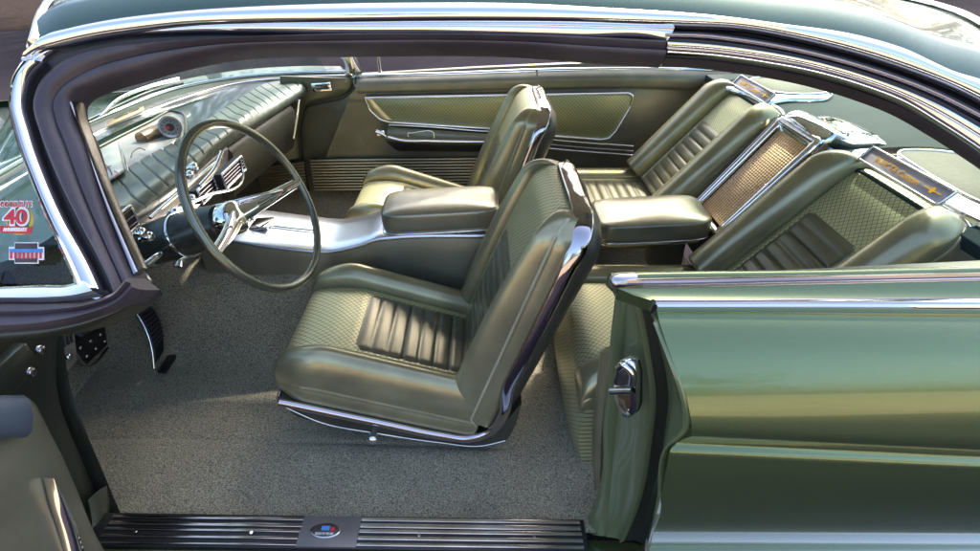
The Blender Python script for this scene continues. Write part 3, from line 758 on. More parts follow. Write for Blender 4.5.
# inner trim below the belt ledge
# --- door opening rear jamb
def jc(l, ys): return [K(a, b_, Y=y) for (a, b_), y in zip(l, ys)]
j0 = jc([(617, 287), (611, 331), (608, 372), (603, 423), (602, 474), (596, 499), (583, 528)], [-.80, -.79, -.79, -.79, -.79, -.80, -.81])
j1 = jc([(627, 289), (624, 346), (619, 402), (614, 450), (611, 480), (609, 505), (604, 536)], [-.83, -.81, -.81, -.81, -.82, -.83, -.85])
j2 = jc([(638, 289), (650, 352), (656, 397), (652, 440), (645, 485), (636, 515), (624, 541)], [-.875, -.875, -.875, -.875, -.875, -.875, -.88])
j3 = jc([(651, 312), (661, 352), (667, 405), (664, 445), (658, 490), (652, 520), (642, 549)], [-.90, -.90, -.90, -.90, -.90, -.90, -.90])
j35 = jc([(658, 322), (672, 357), (685, 394), (689, 425), (668, 448), (661, 499), (650, 549)], [-.926, -.962, -.990, -1.002, -.990, -.985, -.945])
def jm(name, a, b_, prof, mat, nrm=(-.9, -.4, 0), back=.015): return ribbon(name, a, b_, prof, mat, jamb, n=50, nrm=nrm, back=back)
jamb = jm.__defaults__ and ribbon('rear_jamb', j1, j2, [(0, 0), (.2, .001), (.5, -.002), (.75, -.001), (.88, .006), (.95, .009), (1, .006)], 'jamb', car, n=50, nrm=(-.85, -.45, 0), back=.02)
jm('jamb_inner_flange', j0, j1, [(0, 0), (.3, .008), (.7, .010), (1, .002)], 'jamb')
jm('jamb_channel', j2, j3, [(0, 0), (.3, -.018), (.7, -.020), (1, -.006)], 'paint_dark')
jm('jamb_outer_flange', j3, j35, [(0, -.008), (.15, .002), (.5, .002), (.8, .004), (.95, .008), (1, .004)], 'jamb')
# striker
sk0 = K(632, 387, Y=-.865)
sn = unit(np.array([-.80, -.60, .05]))
def sk(l, lift): return [K(a, b_, Y=-.868+(a-628)*-.0012)+sn*lift for a, b_ in l]
so_ = [(622, 359), (630, 356), (638, 360), (641, 372), (641, 402), (640, 410), (631, 417), (624, 411), (618, 396), (617, 378)]
st = slab('striker_plate', sk(so_, .012), sn, .016, 'chrome', jamb, .003)
slab('striker_recess', sk([(623, 370), (629, 366), (634, 372), (634, 382), (622, 382)], .0135), sn, .003, 'gap', st, .0005)
slab('striker_recess', sk([(622, 391), (635, 391), (635, 404), (630, 409), (624, 402)], .0135), sn, .003, 'brown_tube', st, .0005)
tube('striker_loop', sk([(625, 364), (631, 361), (637, 366), (638, 380)], .016), .007, 'chrome', st, n=20, seg=10)
tube('striker_tongue', sk([(618, 387), (628, 386.5), (640, 386)], .018), .007, 'chrome', st, n=12, seg=10)
for q_ in ((627, 362), (630, 411)): lathe('screw', sk([q_], .014)[0], sn, [(0, .005), (.003, .004)], 'satin', st, 10)
# rear inner trim between jamb and seat
ribbon('jamb_trim', jc([(612, 350), (606, 390), (601, 440), (600, 488)], [-.775]*4), jc([(600, 352), (596, 390), (592, 440), (594, 488)], [-.74]*4), arcprof(.006), 'khaki', car, n=30, nrm=(-.6, -.6, 0), back=.02)
# quarter interior wall (near side) and underside
box('near_side_wall', (2.35, -.80, .64), (2.0, .03, .60), 'panel_vinyl', car, .005)
# rocker moulding
ribbon('rocker_moulding', [K(649, 547, Y=-.955), K(980, 546, Y=-.955), K(1250, 546, Y=-.955)], [K(647, 566, Y=-.985), K(980, 566, Y=-.985), K(1250, 566, Y=-.985)], arcprof(.012), 'chrome', car, n=20, nrm=(0, -1, .25), back=.02)

# --- far side
ka = dict(Y=.80)
def FK(l, y=.80): return [K(a, b_, Y=y) for a, b_ in l]
fd = [np.array([-.45, .82, .30]), np.array([2.4, .82, .30]), np.array([2.4, .82, .915]), np.array([1.7, .82, .945]), np.array([.9, .82, .955]), np.array([.36, .82, .955]), np.array([-.45, .82, .955])]
slab('far_side_wall', [p+np.array([0, .03, 0]) for p in fd], (0, -1, 0), .03, 'panel_vinyl', car, .003)
fdoor = ribbon('far_door_panel', FK([(357, 79), (430, 76), (536, 74)], .835), FK([(312, 192), (430, 190), (536, 190)], .815), [(0, 0), (.04, .012), (.12, .016), (.18, .006), (.2, .0), (1, 0)], 'panel_vinyl', car, n=40, nrm=(0, -1, .1), back=.008)
# door shape: front edge curve line
edge = [(356, 76), (354, 88), (345, 97), (322, 103), (307, 108), (302.5, 121), (303, 157), (309, 191)]
tube('door_gap', FK(edge, .812), .0035, 'black', car, n=70, seg=8)
ribbon('kick_pad', FK([(353, 78), (352, 88), (344, 95), (321, 101), (305, 107), (300, 121), (301, 157)], .818), FK([(280, 76), (280, 88), (278, 97), (270, 103), (262, 112), (258, 121), (254, 165)], .80), [(0, 0), (.05, .010), (.5, .012), (1, .0)], 'paint_in', car, n=40, nrm=(0, -1, .1), back=.01)
# belt moulding of the far side and vent window
ribbon('far_belt_moulding', FK([(352, 74), (450, 71.5), (537, 68), (640, 66.5), (735, 68)], .845), FK([(352, 78), (450, 75), (537, 72), (640, 70), (735, 71)], .835), arcprof(.004), 'chrome', car, n=60, nrm=(0, -.7, .7), back=.02)
far_roll_ = ribbon('far_belt_roll', FK([(352, 78), (450, 75), (537, 72), (640, 70), (735, 72)], .832), FK([(358, 93), (450, 91), (537, 89), (640, 88), (690, 90)], .812), arcprof(.016), 'panel_vinyl', car, n=60, nrm=(0, -1, .5), back=.01)
# patterned insert with chrome frame
ins = [(365, 98), (430, 96.5), (528, 95), (629, 93.3), (633, 96), (631, 106), (616, 131), (609, 138), (601, 139.5), (544, 135), (483, 128), (390, 122), (380, 119), (370, 110)]
P3 = FK(ins, .796)
mp = slab('patterned_insert', P3, (0, -1, 0), .006, 'pattern_door', car, .001, uvf=((1, 0, 0), (0, 0, 1)))
strip('insert_frame', P3+[P3[0]], [(0, -1, 0)]*(len(P3)+1), .011, .006, 'chrome', mp, n=260, smooth=False)
dl = FK([(365, 98), (371, 106), (380, 117), (388, 121)], .80)
ribbon('insert_bright_edge', FK([(367, 99), (373, 108), (383, 118)], .790), FK([(373, 100), (381, 109), (392, 120)], .790), arcprof(.004), 'gold', mp, n=16, nrm=(0, -1, 0), back=.006)
# armrest on the far door
ar = ribbon('armrest', FK([(389, 127), (430, 129.5), (478, 133), (520, 135)], .775), FK([(386, 141), (430, 144), (478, 145), (520, 146)], .745), [(0, 0), (.1, .012), (.4, .012), (.6, .006), (.9, .012), (1, 0)], 'leather_dark', car, n=40, nrm=(0, -.7, .7), back=.03)
ribbon('armrest_pull', FK([(386, 141), (430, 143.5), (478, 145), (520, 146)], .745), FK([(398, 151), (430, 151.5), (478, 152), (520, 152)], .77), arcprof(.006), 'black', ar, n=30, nrm=(0, -1, -.2), back=.02)
strip('armrest_moulding', FK([(388, 137), (400, 140), (430, 141), (478, 142), (520, 143)], .738), [(0, -.7, .7)]*5, .011, .006, 'chrome', ar, n=50)
strip('armrest_upper_moulding', FK([(389, 125), (430, 127), (478, 131), (520, 133)], .785), [(0, -.7, .7)]*4, .008, .005, 'chrome', ar, n=50)
strip('pull_slot_frame', FK([(408, 133), (434, 134.5), (434, 137), (408, 135.5), (408, 133)], .752), [(0, -.7, .7)]*5, .004, .002, 'chrome', ar, n=50)
dh = box('door_handle', K(381, 133, Y=.78), (.04, .02, .03), 'chrome', ar, .008); tube('handle_lever', FK([(376, 131), (383, 134), (392, 140)], .765), [.010, .008, .005], 'chrome', dh, n=10)
# rear quarter rail behind
for dy, mt in ((0, 'chrome'), (5, 'chrome_dark'), (9, 'chrome')):
    strip('quarter_rail', FK([(536, 138+dy), (580, 142+dy), (633, 146+dy)], .80), [(0, -1, .2)]*3, .009, .006, mt, car, n=30)
tube('quarter_seam', FK([(537, 69), (537, 80), (536, 95)], .818), .0025, 'black', car, n=16, seg=6)
# vent window frame & far pillar
tube('vent_frame', [K(378, 52, Y=.80), K(380, 72, Y=.84)], .007, 'chrome', car, n=10)
ribbon('far_pillar_cover', [K(336, 52, Y=.82), K(344, 62, Y=.83), K(346, 76, Y=.84)], [K(352, 52, Y=.82), K(356, 60, Y=.83), K(362, 74, Y=.84)], [(0, 0), (.3, .012), (.5, .004), (.7, .014), (1, 0)], 'chrome', car, n=20, nrm=(0, -1, .2), back=.03)
# ribbed kick plates
def ribs(name, tl, tr, br, bl, n, y, mat1='shell', mat2='ribm'):
    a, b_, c_, d = [K(p[0], p[1], Y=y) for p in (tl, tr, br, bl)]
    base = slab(name, [a, b_, c_, d], (0, -1, .1), .012, mat1, car, .001)
    for i in range(n):
        t = (i+.5)/n; l = a+(d-a)*t; r_ = b_+(c_-b_)*t
        strip('rib', [l, (l+r_)/2, r_], [(0, -1, .5)]*3, .011, .007, mat2, base, n=8, k=6)
    return base
MAT['ribm'] = chrome('rib_metal', .35, (.55, .50, .36))
ribs('ribbed_kick_plate', (310, 159), (480, 157), (480, 190), (315, 191), 11, .80)
ribs('ribbed_kick_plate', (256, 168), (304, 161), (307, 191), (262, 191), 10, .79)
# chrome latch on the far kick pad
lt = box('ashtray', K(322, 86.5, Y=.79), (.085, .02, .036), 'chrome', car, .006)
for dz in (-.008, .006): box('ashtray_slot', K(322, 86.5, Y=.777)+np.array([0, 0, dz]), (.055, .006, .006), 'gap', lt, .001)

# --- parcel shelf
sh_ = [np.array([1.86, -.80, .885]), np.array([1.86, .80, .885]), np.array([2.75, .62, .90]), np.array([2.75, -.62, .90])]
shelf = slab('parcel_shelf', sh_, (0, 0, 1), .03, 'shelf', car, .004)
slab('rear_bulkhead', [np.array([1.86, -.80, .86]), np.array([1.86, .80, .86]), np.array([1.66, .80, .40]), np.array([1.66, -.80, .40])], (-.9, 0, .4), .02, 'shell', car, .002)
def shelf_trim(outer, inner):
    o = slab('shelf_trim', [p for p in outer], (0, 0, 1), .016, 'chrome', car, .004, smooth_outline=True, dense=60)
    g = slab('grille_insert', [p+np.array([0, 0, .003]) for p in inner], (0, 0, 1), .006, 'grille_cloth', o, .002, smooth_outline=True, dense=50)
    tube('insert_bead', [p+np.array([0, 0, .003]) for p in inner], .004, 'chrome', g, n=80, seg=8, closed=True)
of = Ks([(722, 84), (742, 77), (790, 76), (820, 82), (834, 92), (828, 97), (790, 98), (768, 101), (745, 92)], Z=.902)
inf = Ks([(752, 79), (790, 79), (816, 86), (827, 93), (800, 95), (775, 93)], Z=.902)
shelf_trim(of, inf)
on = Ks([(852, 150), (885, 147), (940, 147), (1000, 160), (1060, 185), (1060, 235), (985, 222), (955, 208), (905, 178)], Z=.902)
inn = Ks([(900, 152), (935, 152), (985, 160), (1040, 190), (1040, 215), (985, 205), (950, 188), (920, 170)], Z=.902)
shelf_trim(on, inn)
ra_ = [p for p in roofrows[-1][1:-1]]; rb_ = cr([np.array(p) for p in ((1.95, -.82, .93), (2.3, -.76, .93), (2.62, -.55, .93), (2.74, 0, .935), (2.62, .55, .93), (2.3, .76, .93), (1.95, .82, .93))], len(ra_))
grid('rear_window', [[a*(1-t)+b_*t for a, b_ in zip(ra_, rb_)] for t in np.linspace(0, 1, 8)], 'glass', car)
# rear deck beyond the back window
rows = []
for x in np.linspace(2.75, 4.2, 14):
    rows.append([np.array([x, y, .93-.03*(x-2.75)+.05*math.exp(-((abs(y)-.80)/.10)**2)]) for y in np.linspace(-.97, .97, 50)])
grid('rear_deck', rows+[[p-np.array([0, 0, .03]) for p in r_] for r_ in rows[::-1]], 'paint', car, closed_v=True, cap=True, fix=True)

# --- windscreen
wb_ = [(.262, -.815, .985), (.06, -.80, .985), (-.12, -.72, .985), (-.26, -.5, .985), (-.34, 0, .99), (-.26, .5, .985), (-.12, .72, .985), (.10, .81, .985), (.25, .82, .985)]
wt_ = [np.array(p)+np.array([-.004, 0, -.014]) for p in roofrows[0][::3]]
A = cr([np.array(p) for p in wb_], 70); B_ = cr([np.array(p) for p in wt_], 70)
rows = [A+(B_-A)*t for t in np.linspace(0, 1, 12)]
rows = [r_*np.array([1, .965, 1]) for r_ in rows]
ws = grid('windscreen', rows, 'glass', car, fix=False)
# outer cowl strip and wiper
def DZ(l, z): return [K(a, b_, Z=z) for a, b_ in l]
cowl_o = [(-40, 180), (0, 163), (50, 137), (78, 118), (120, 103), (181, 80), (240, 70), (300, 66), (340, 66)]
cowl_i = [(-40, 197), (0, 175), (50, 145), (78, 128), (120, 110), (181, 88), (240, 77.5), (300, 73), (345, 72)]
ribbon('cowl', DZ(cowl_o, .955), DZ([(a, b_) for a, b_ in cowl_i], .962), [(0, 0), (.5, .004), (1, 0)], 'dash_paint', car, n=60, nrm=(0, 0, 1), back=.03)
# bonnet beyond the glass
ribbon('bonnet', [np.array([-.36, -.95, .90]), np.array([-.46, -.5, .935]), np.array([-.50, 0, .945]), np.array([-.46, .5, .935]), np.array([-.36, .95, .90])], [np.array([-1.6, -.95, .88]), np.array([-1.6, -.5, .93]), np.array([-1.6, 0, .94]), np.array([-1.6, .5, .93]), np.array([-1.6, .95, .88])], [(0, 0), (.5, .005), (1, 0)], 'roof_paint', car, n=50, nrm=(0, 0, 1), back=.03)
wp = tube('wiper', [K(84, 122, Z=1.0), K(120, 105, Z=1.0), K(150, 92, Z=1.0), K(183, 83, Z=1.0)], .006, 'black', car, n=30, seg=8)
tube('wiper_arm', [K(100, 116, Z=1.02), K(122, 97, Z=1.03), K(150, 86, Z=1.03), K(178, 79, Z=1.02)], [.004, .006, .006, .009], 'chrome', wp, n=30, seg=8)

# --- front wings and firewall, hidden from the photograph's own viewpoint
for s_ in (-1, 1):
    wing = []
    for y_, z_ in ((.90, .935), (.945, .925), (.975, .88), (.985, .78), (.985, .66), (.965, .62), (.975, .55), (.965, .35), (.94, .22)):
        wing.append([np.array([x, s_*y_, z_-.02*max(0, -x-.5)]) for x in np.linspace(-.04, -1.6, 20)])
    grid('front_wing', wing+[[p-np.array([0, s_*.015, 0]) for p in r_] for r_ in wing[::-1]], 'paint', car, closed_v=True, cap=True, fix=True)
slab('firewall', [np.array([-.71, -.94, .15]), np.array([-.71, .94, .15]), np.array([-.71, .94, .90]), np.array([-.71, -.94, .90])], (-1, 0, 0), .02, 'paint_dark', car, .002)
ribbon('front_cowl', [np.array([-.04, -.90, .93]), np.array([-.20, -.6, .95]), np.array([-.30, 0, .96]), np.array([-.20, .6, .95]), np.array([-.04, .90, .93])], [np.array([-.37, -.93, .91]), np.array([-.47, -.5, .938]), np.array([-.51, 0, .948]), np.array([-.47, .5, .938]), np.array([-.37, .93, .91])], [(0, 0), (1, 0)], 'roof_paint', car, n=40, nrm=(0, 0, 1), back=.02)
# --- open driver's door, lower left
dr = empty('dr')
bpy.data.objects.remove(dr)
Xd = .10
dtop = [(-60, 400), (0, 395), (26, 395), (36, 396), (45, 402), (54, 420), (62, 438), (74, 470), (88, 512), (100, 556)]
dn = [K(a, b_, X=Xd) for a, b_ in dtop]
low_ = [np.array([Xd+.0, y, z]) for y, z in ((-1.9, .25), (-1.75, .25), (-1.6, .25), (-1.45, .25), (-1.3, .25), (-1.2, .25), (-1.1, .25), (-1.05, .25), (-1.0, .25), (-.96, .25))]
door = ribbon('driver_door', [p for p in dn], low_, [(0, -.02), (.03, 0), (.10, .012), (.3, .016), (.6, .010), (1, 0)], 'panel_vinyl', car, n=60, nrm=(1, 0, 0), back=.10)
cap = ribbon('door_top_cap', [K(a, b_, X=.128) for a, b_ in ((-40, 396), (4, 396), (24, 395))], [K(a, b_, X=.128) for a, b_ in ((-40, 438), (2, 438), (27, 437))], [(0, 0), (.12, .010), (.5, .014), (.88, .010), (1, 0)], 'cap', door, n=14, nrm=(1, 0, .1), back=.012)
ribbon('door_chrome_frame', [K(a, b_, X=.125) for a, b_ in ((48, 478), (54, 505), (62, 530), (70, 560))], [K(a, b_, X=.125) for a, b_ in ((50, 478), (64, 497), (76, 522), (88, 560))], arcprof(.010), 'chrome', door, n=20, nrm=(1, -.2, 0), back=.01)
door['label'] = 'open driver door with olive inner panel at the lower left'
settle(car)

# ------------------------------------------------------------------ DASHBOARD
da = root('dashboard', (.1, 0, .9), 'long pleated olive padded dashboard with instrument pod behind the steering wheel', 'dashboard')
# upper metal with olive strip
upo = [(-40, 212), (0, 190), (40, 167), (83, 141), (140, 115), (181, 100), (232, 85), (290, 78), (345, 76)]
upi = [(-40, 196), (0, 173), (40, 150), (78, 127), (120, 109), (181, 87), (240, 77), (300, 72.5), (350, 71)]
ribbon('upper_strip', DZ(upi, .958), DZ(upo, .950), [(0, 0), (.08, .005), (.2, .002), (.8, .002), (.92, .005), (1, 0)], 'strip_paint', da, n=70, nrm=(0, 0, 1), back=.02) if 'strip_paint' in MAT else None
MAT['strip_paint'] = paint('olive_silver_strip', (.14, .13, .085), .6, .32, False, .3)
us_ = ribbon('upper_strip', DZ(upi, .958), DZ(upo, .950), [(0, 0), (.05, .005), (.14, .002), (.86, .002), (.94, .005), (1, 0)], 'strip_paint', da, n=70, nrm=(0, 0, 1), back=.02)
for l, z in ((upi, .960), (upo, .953)):
    tube('strip_bead', [p+np.array([0, 0, .003]) for p in DZ(l, z)], .003, 'chrome', us_, n=70, seg=8)
padF = [(92, 193), (103, 185), (140, 162), (179, 139), (220, 113), (246, 96), (271, 84), (285, 81)]
ribbon('dash_top', DZ(upo, .949), DZ([(-60, 275), (0, 263), (50, 238), (74, 213), (103, 184), (150, 156), (190, 132), (225, 109), (250, 94), (285, 80)], .935), [(0, 0), (.5, .003), (1, 0)], 'dash_paint', da, n=60, nrm=(0, 0, 1), back=.02)
# instrument pod: recessed bright housing
podT = [(76, 160), (87, 155), (120, 138), (150, 123), (172, 112), (181, 114), (186, 124), (186, 136)]
podB = [(96, 196), (104, 187), (130, 170), (150, 158), (172, 145), (180, 140), (184, 138), (186, 137)]
pod = ribbon('instrument_pod', DZ(podT, .957), DZ(podB, .948), [(0, .0), (.04, .006), (.10, .0), (.5, .006), (.95, .003), (1, 0)], 'bezel', da, n=50, nrm=(0, 0, 1), back=.01)
tube('pod_bezel', [p+np.array([0, 0, .004]) for p in DZ(podT, .960)], .005, 'shell', pod, n=60, seg=8)
# gauge faces
slab('mirror_gauge', [p+np.array([0, 0, .008]) for p in DZ([(90, 158), (118, 143), (125, 172), (106, 184)], .958)], (0, 0, 1), .006, 'gauge', pod, .001)
slab('mirror_lid', [p+np.array([0, 0, .009]) for p in DZ([(120, 142), (145, 132), (152, 156), (127, 171)], .958)], (0, 0, 1), .006, 'mirrorpl', pod, .001) if 'mirrorpl' in MAT else None
gc = K(170, 127, Z=.985); gd = unit(CAM-gc)*.6+np.array([.3, -.2, .3]); gd = unit(gd)
gw = lathe('gauge_tube', gc, gd, [(-.05, .030), (-.01, .032), (.004, .033), (.005, .027), (-.004, .026)], 'satin', pod, 32)
gf = lathe('gauge_face', gc, gd, [(-.006, .026), (-.003, .026)], 'gauge', gw, 28)
lathe('gauge_centre', gc, gd, [(-.003, .012), (-.001, .012)], 'textdark', gw, 20)
lathe('gauge_mark', gc+np.array([-.004, -.006, 0]), gd, [(-.003, .005), (.0003, .005)], 'red', gw, 12)
for k in range(12):
    a1 = unit(np.cross(gd, [0, 0, 1])); b1 = np.cross(gd, a1); an = k*math.pi/6; q = gc+gd*-.002+(a1*math.cos(an)+b1*math.sin(an))*.020
    lathe('gauge_tick', q, gd, [(-.001, .0022), (.0008, .0018)], 'textdark', gw, 6)
tube('cylinder_cover', [K(142, 140, Z=.962), K(152, 135, Z=.964), K(164, 130, Z=.968)], .024, 'brown_tube', pod, n=12, seg=20)
tube('dial_arc', [K(131, 157, Z=.965), K(134, 151, Z=.966), K(139, 148, Z=.966), K(145, 150, Z=.965)], .0016, 'textdark', pod, n=20, seg=6)
tube('divider', [K(119, 141, Z=.967), K(124, 156, Z=.967), K(128, 172, Z=.962)], .002, 'chrome', pod, n=20, seg=6)
for t_ in range(5): box('dial_digit', K(97+t_*3.2, 174-t_*2.0, Z=.969), (.004, .007, .001), 'red' if t_ % 2 else 'textdark', pod, 0)
for a, b_, c_ in (((97, 168), (106, 178), 'red'), ((101, 162), (112, 174), 'textdark'), ((114, 171), (117, 176), 'red')):
    tube('gauge_needle', [K(*a, Z=.970), K((a[0]+b_[0])/2+2, (a[1]+b_[1])/2-1, Z=.970), K(*b_, Z=.970)], .0015, c_, pod, n=10, seg=6)
# name plate on the strip
pc0 = DZ([(106, 121), (143.5, 106), (144.5, 109.5), (108.5, 125)], .971)
npl = slab('name_plate', [p+np.array([0, 0, .0015]) for p in pc0], (0, 0, 1), .004, 'ivory', us_, .0008)
cpl = sum(pc0)/4; xd = pc0[1]-pc0[0]
text_mesh('lettering', 'INVICTA', cpl-unit(xd)*.018+np.array([0, 0, .0045]), xd, np.cross([0, 0, 1], xd), .019, 'textdark', npl, width=.062, bold=.02)
text_mesh('script_lettering', 'Custom', cpl+unit(xd)*.040+np.array([0, 0, .0045]), xd, np.cross([0, 0, 1], xd), .018, 'textdark', npl, width=.045, shear=.4)
# padded pleated roll: ridge and lip
padM = [(100, 222), (122, 212), (160, 192), (196, 166), (232, 139), (262, 115), (288, 96), (303, 88)]
padL = [(111, 232), (130, 226), (158, 206), (190, 180), (218, 154), (246, 134), (276, 113), (304, 96)]
F3 = cr(DZ([(84, 203), (103, 185), (140, 162), (179, 139), (220, 113), (246, 96), (271, 84), (290, 81)], .938), 600)
M3 = cr(DZ([(97, 224), (120, 210), (157, 188), (193, 162), (229, 136), (260, 112), (287, 93), (304, 86)], .934), 600)
L3 = cr(DZ([(106, 236), (128, 226), (160, 204), (192, 178), (221, 151), (248, 132), (278, 112), (305, 95)], .895), 600)
rows = []
npleat = 24; NR = 600
for i in range(NR):
    a, m_, l = F3[i], M3[i], L3[i]
    sec = cr([a-np.array([0, 0, .03]), a, a*.5+m_*.5+np.array([0, 0, .010]), m_, (m_+l)/2+np.array([.010, -.004, .006]), l, l-np.array([.03, 0, .012])], 36)
    rows.append(sec)
R_ = np.array(rows)
for i in range(NR):
    for j in range(4, 30):
        ph = (i+ (j-4)*.70)/NR*npleat*1.0
        f = ph % 1.0; d = .0045*math.exp(-(min(f, 1-f)/.045)**2)
        R_[i, j, 2] -= d
grid('padded_roll', list(R_), 'pad_vinyl', da, fix=True)
# lower face with instruments: brushed panel
lf_t = L3[::60]; lf = []
fb = [p+np.array([-.045, 0, -.13]) for p in lf_t]
ribbon('lower_fascia', [p+np.array([-.012, 0, -.006]) for p in lf_t[:6]], [p+np.array([-.05, 0, -.115]) for p in lf_t[:6]], [(0, 0), (.05, .006), (.95, .006), (1, 0)], 'bezel', da, n=40, nrm=(.9, 0, -.3), back=.02)
ribbon('glovebox', [p+np.array([-.012, 0, -.006]) for p in lf_t[5:]], [p+np.array([-.07, 0, -.20]) for p in lf_t[5:]], [(0, 0), (.1, .02), (.5, .03), (.9, .02), (1, 0)], 'shell', da, n=40, nrm=(.9, 0, -.3), back=.02)
# end vents, knobs, air vent louvres
def vent(px, py, x, w, h, n, name='air_vent', yaw=0.0):
    c_ = K(px, py, X=x); rt = Matrix.Rotation(yaw, 3, 'Z')
    o = box(name, c_, (.02, w, h), 'gap', da, .004, rt)
    ex = rt@Vector((.012, 0, 0)); ey = rt@Vector((0, w/2-.004, 0))
    for i in range(n):
        z = (i+.5)/n*h-h/2; cc = Vector(c_)+ex+Vector((0, 0, z))
        tube('louvre', [np.array(cc-ey), np.array(cc), np.array(cc+ey)], .0018, 'chrome_dark', o, n=6, seg=6)
    fr = [Vector(c_)+ex*1.1+s*ey*1.03+Vector((0, 0, t*h/2)) for s, t in ((-1, -1), (1, -1), (1, 1), (-1, 1), (-1, -1))]
    tube('vent_frame', [np.array(q) for q in fr], .003, 'chrome', o, n=60, seg=8, smooth=False)
    return o
vent(230, 172, .155, .15, .045, 5)
vent(203, 190, .135, .10, .040, 4)
vent(124, 219, .13, .045, .045, 3)
def knob(px, py, x, r=.011, mat='chrome'):
    c_ = K(px, py, X=x); return lathe('knob', c_, (1, 0, .3), [(-.012, r*.6), (0, r*.7), (.006, r), (.016, r), (.02, r*.7), (.021, r*.2)], mat, da, 16)
for px, py in ((137, 234), (145, 238), (172, 213), (178, 221), (190, 168), (186, 176), (184, 205), (188, 200)): knob(px, py, .14)
for i in range(7): 
    c_ = K(117+i*3.3, 243-i*3.6+.25*i*i, X=.115); box('indicator', c_, (.004, .006, .010), 'textdark', da, 0)
tube('fascia_moulding', [K(150, 218, X=.15), K(180, 192, X=.16), K(222, 157, X=.17)], .004, 'chrome', da, n=30, seg=8)
tube('radio_lever', [K(222, 152, X=.19), K(214, 170, X=.19), K(200, 186, X=.18)], .006, 'chrome', da, n=20, seg=8)
tube('fascia_edge', [K(175, 210, X=.16), K(205, 196, X=.165), K(243, 172, X=.17), K(240, 158, X=.17)], .004, 'chrome', da, n=40, seg=8)
# speaker holes on the dash top
for i in range(7):
    for j in range(4): lathe('speaker_hole', K(186+i*2.4+j*.8, 122-i*.9+j*1.6-.0, Z=.9405)+np.array([0, 0, .0035]), (0, 0, 1), [(0, .0022), (.0006, .0022)], 'textdark', da, 6)
# end bracket at the near side
slab('end_cover', [p for p in Ks([(131, 274), (146, 269), (155, 281), (152, 293), (134, 306)], X=.18)], (1, 0, 0), .06, 'paint_in', da, .006)
# far end bracket
strip('glovebox_end', FK([(299, 100), (297, 118), (294, 138)], .60), [(1, 0, 0)]*3, .012, .006, 'chrome', da, n=12)
settle(da)

# ------------------------------------------------------------------ steering column and wheel
wc = np.array([.385, -.422, .939]); tt, ya = math.radians(21.85), math.radians(-5.67)
wx = np.array([math.cos(tt)*math.cos(ya), math.cos(tt)*math.sin(ya), math.sin(tt)]); e1 = unit(np.cross([0, 0, 1], wx)); e2 = np.cross(wx, e1)
sw = root('steering_wheel', tuple(wc-wx*.30), 'thin rimmed olive steering wheel with chrome spokes and dark column', 'steering wheel')
n = 96; ring = [wc+.198*(math.cos(a)*e1+math.sin(a)*e2) for a in np.linspace(0, 2*math.pi, n, endpoint=False)]
rows = []
for i, p in enumerate(ring):
    rad = unit(p-wc); a_ = i/n*2*math.pi
    bottom = math.sin(a_) < -.55 or False
    row = []
    for k, x in enumerate(np.linspace(0, 2*math.pi, 16, endpoint=False)):
        rr_ = .0098
        if math.cos(x) < -.3 and i % 2 == 0 and (math.cos(a_) > .2 and math.sin(a_) < .5): rr_ -= .0012
        row.append(p+rr_*(math.cos(x)*rad+math.sin(x)*wx))
    rows.append(row)
grid('rim', rows, 'wheel', sw, closed_u=True, closed_v=True, fix=True)
def on_rim(px, py):
    d = ray(px, py); h = CAM+d*((wc-CAM)@wx)/(d@wx); return wc+unit(h-wc)*.198
pA = on_rim(305, 178); pB = on_rim(218, 251); 
hub = wc-wx*.065
for p in (pA, pB):
    dv = unit(p-hub); side = unit(np.cross(dv, wx))
    path = [p, wc+(p-wc)*.62-wx*.018, wc+(p-wc)*.25-wx*.045, hub]
    sp_ = strip('spoke', path, [wx]*4, [.022, .028, .036, .044], .009, 'chrome', sw, n=40)
    strip('spoke_groove', [q+wx*.0075 for q in path[:3]], [wx]*3, [.006, .009, .012], .003, 'chrome_dark', sp_, n=30)
    q1 = [p+side*.004, wc+(p-wc)*.5-wx*.03+side*.035, hub+side*.04]
# horn ring arm from the far spoke down towards the hub's left
tube('horn_bar', [wc+(pA-wc)*.72-wx*.008, wc+(pA-wc)*.30-wx*.028+e2*.018, K(212, 207, Y=-.40)], [.004, .005, .004], 'chrome', sw, n=24, seg=8)
lathe('hub', hub, wx, [(-.05, .034), (-.03, .040), (-.005, .040), (.006, .034), (.010, .020), (.012, .006)], 'chrome', sw, 32)
# column shroud
base = K(150, 245, Y=-.39)
cdv = unit(hub-wx*.05-base)
end = hub-wx*.045; L_ = np.linalg.norm(end-base)
lathe('column', base, cdv, [(-.06, .048), (0, .050), (.02, .052), (L_*.45, .056), (L_*.47, .056), (L_*.50, .054), (L_*.8, .050), (L_, .044)], 'column', sw, 36)
col = sw.children[-1]
lathe('column_ring', base, cdv, [(L_*.48, .0568), (L_*.50, .0585), (L_*.515, .0568)], 'chrome', sw, 36)
lathe('column_collar', base, cdv, [(-.02, .053), (-.012, .057), (.004, .057), (.01, .053)], 'satin', sw, 36)
tube('indicator_stalk', [base+cdv*.07+np.array([.0, -.045, -.01]), K(157, 256, Y=-.50), K(146, 265, Y=-.53)], [.006, .006, .008], 'chrome', sw, n=12)
tube('tilt_lever', [base+cdv*.12+np.array([0, -.03, -.045]), K(179, 262, Y=-.46), K(178, 267, Y=-.47)], [.004, .005, .009], 'chrome', sw, n=12)
settle(sw)

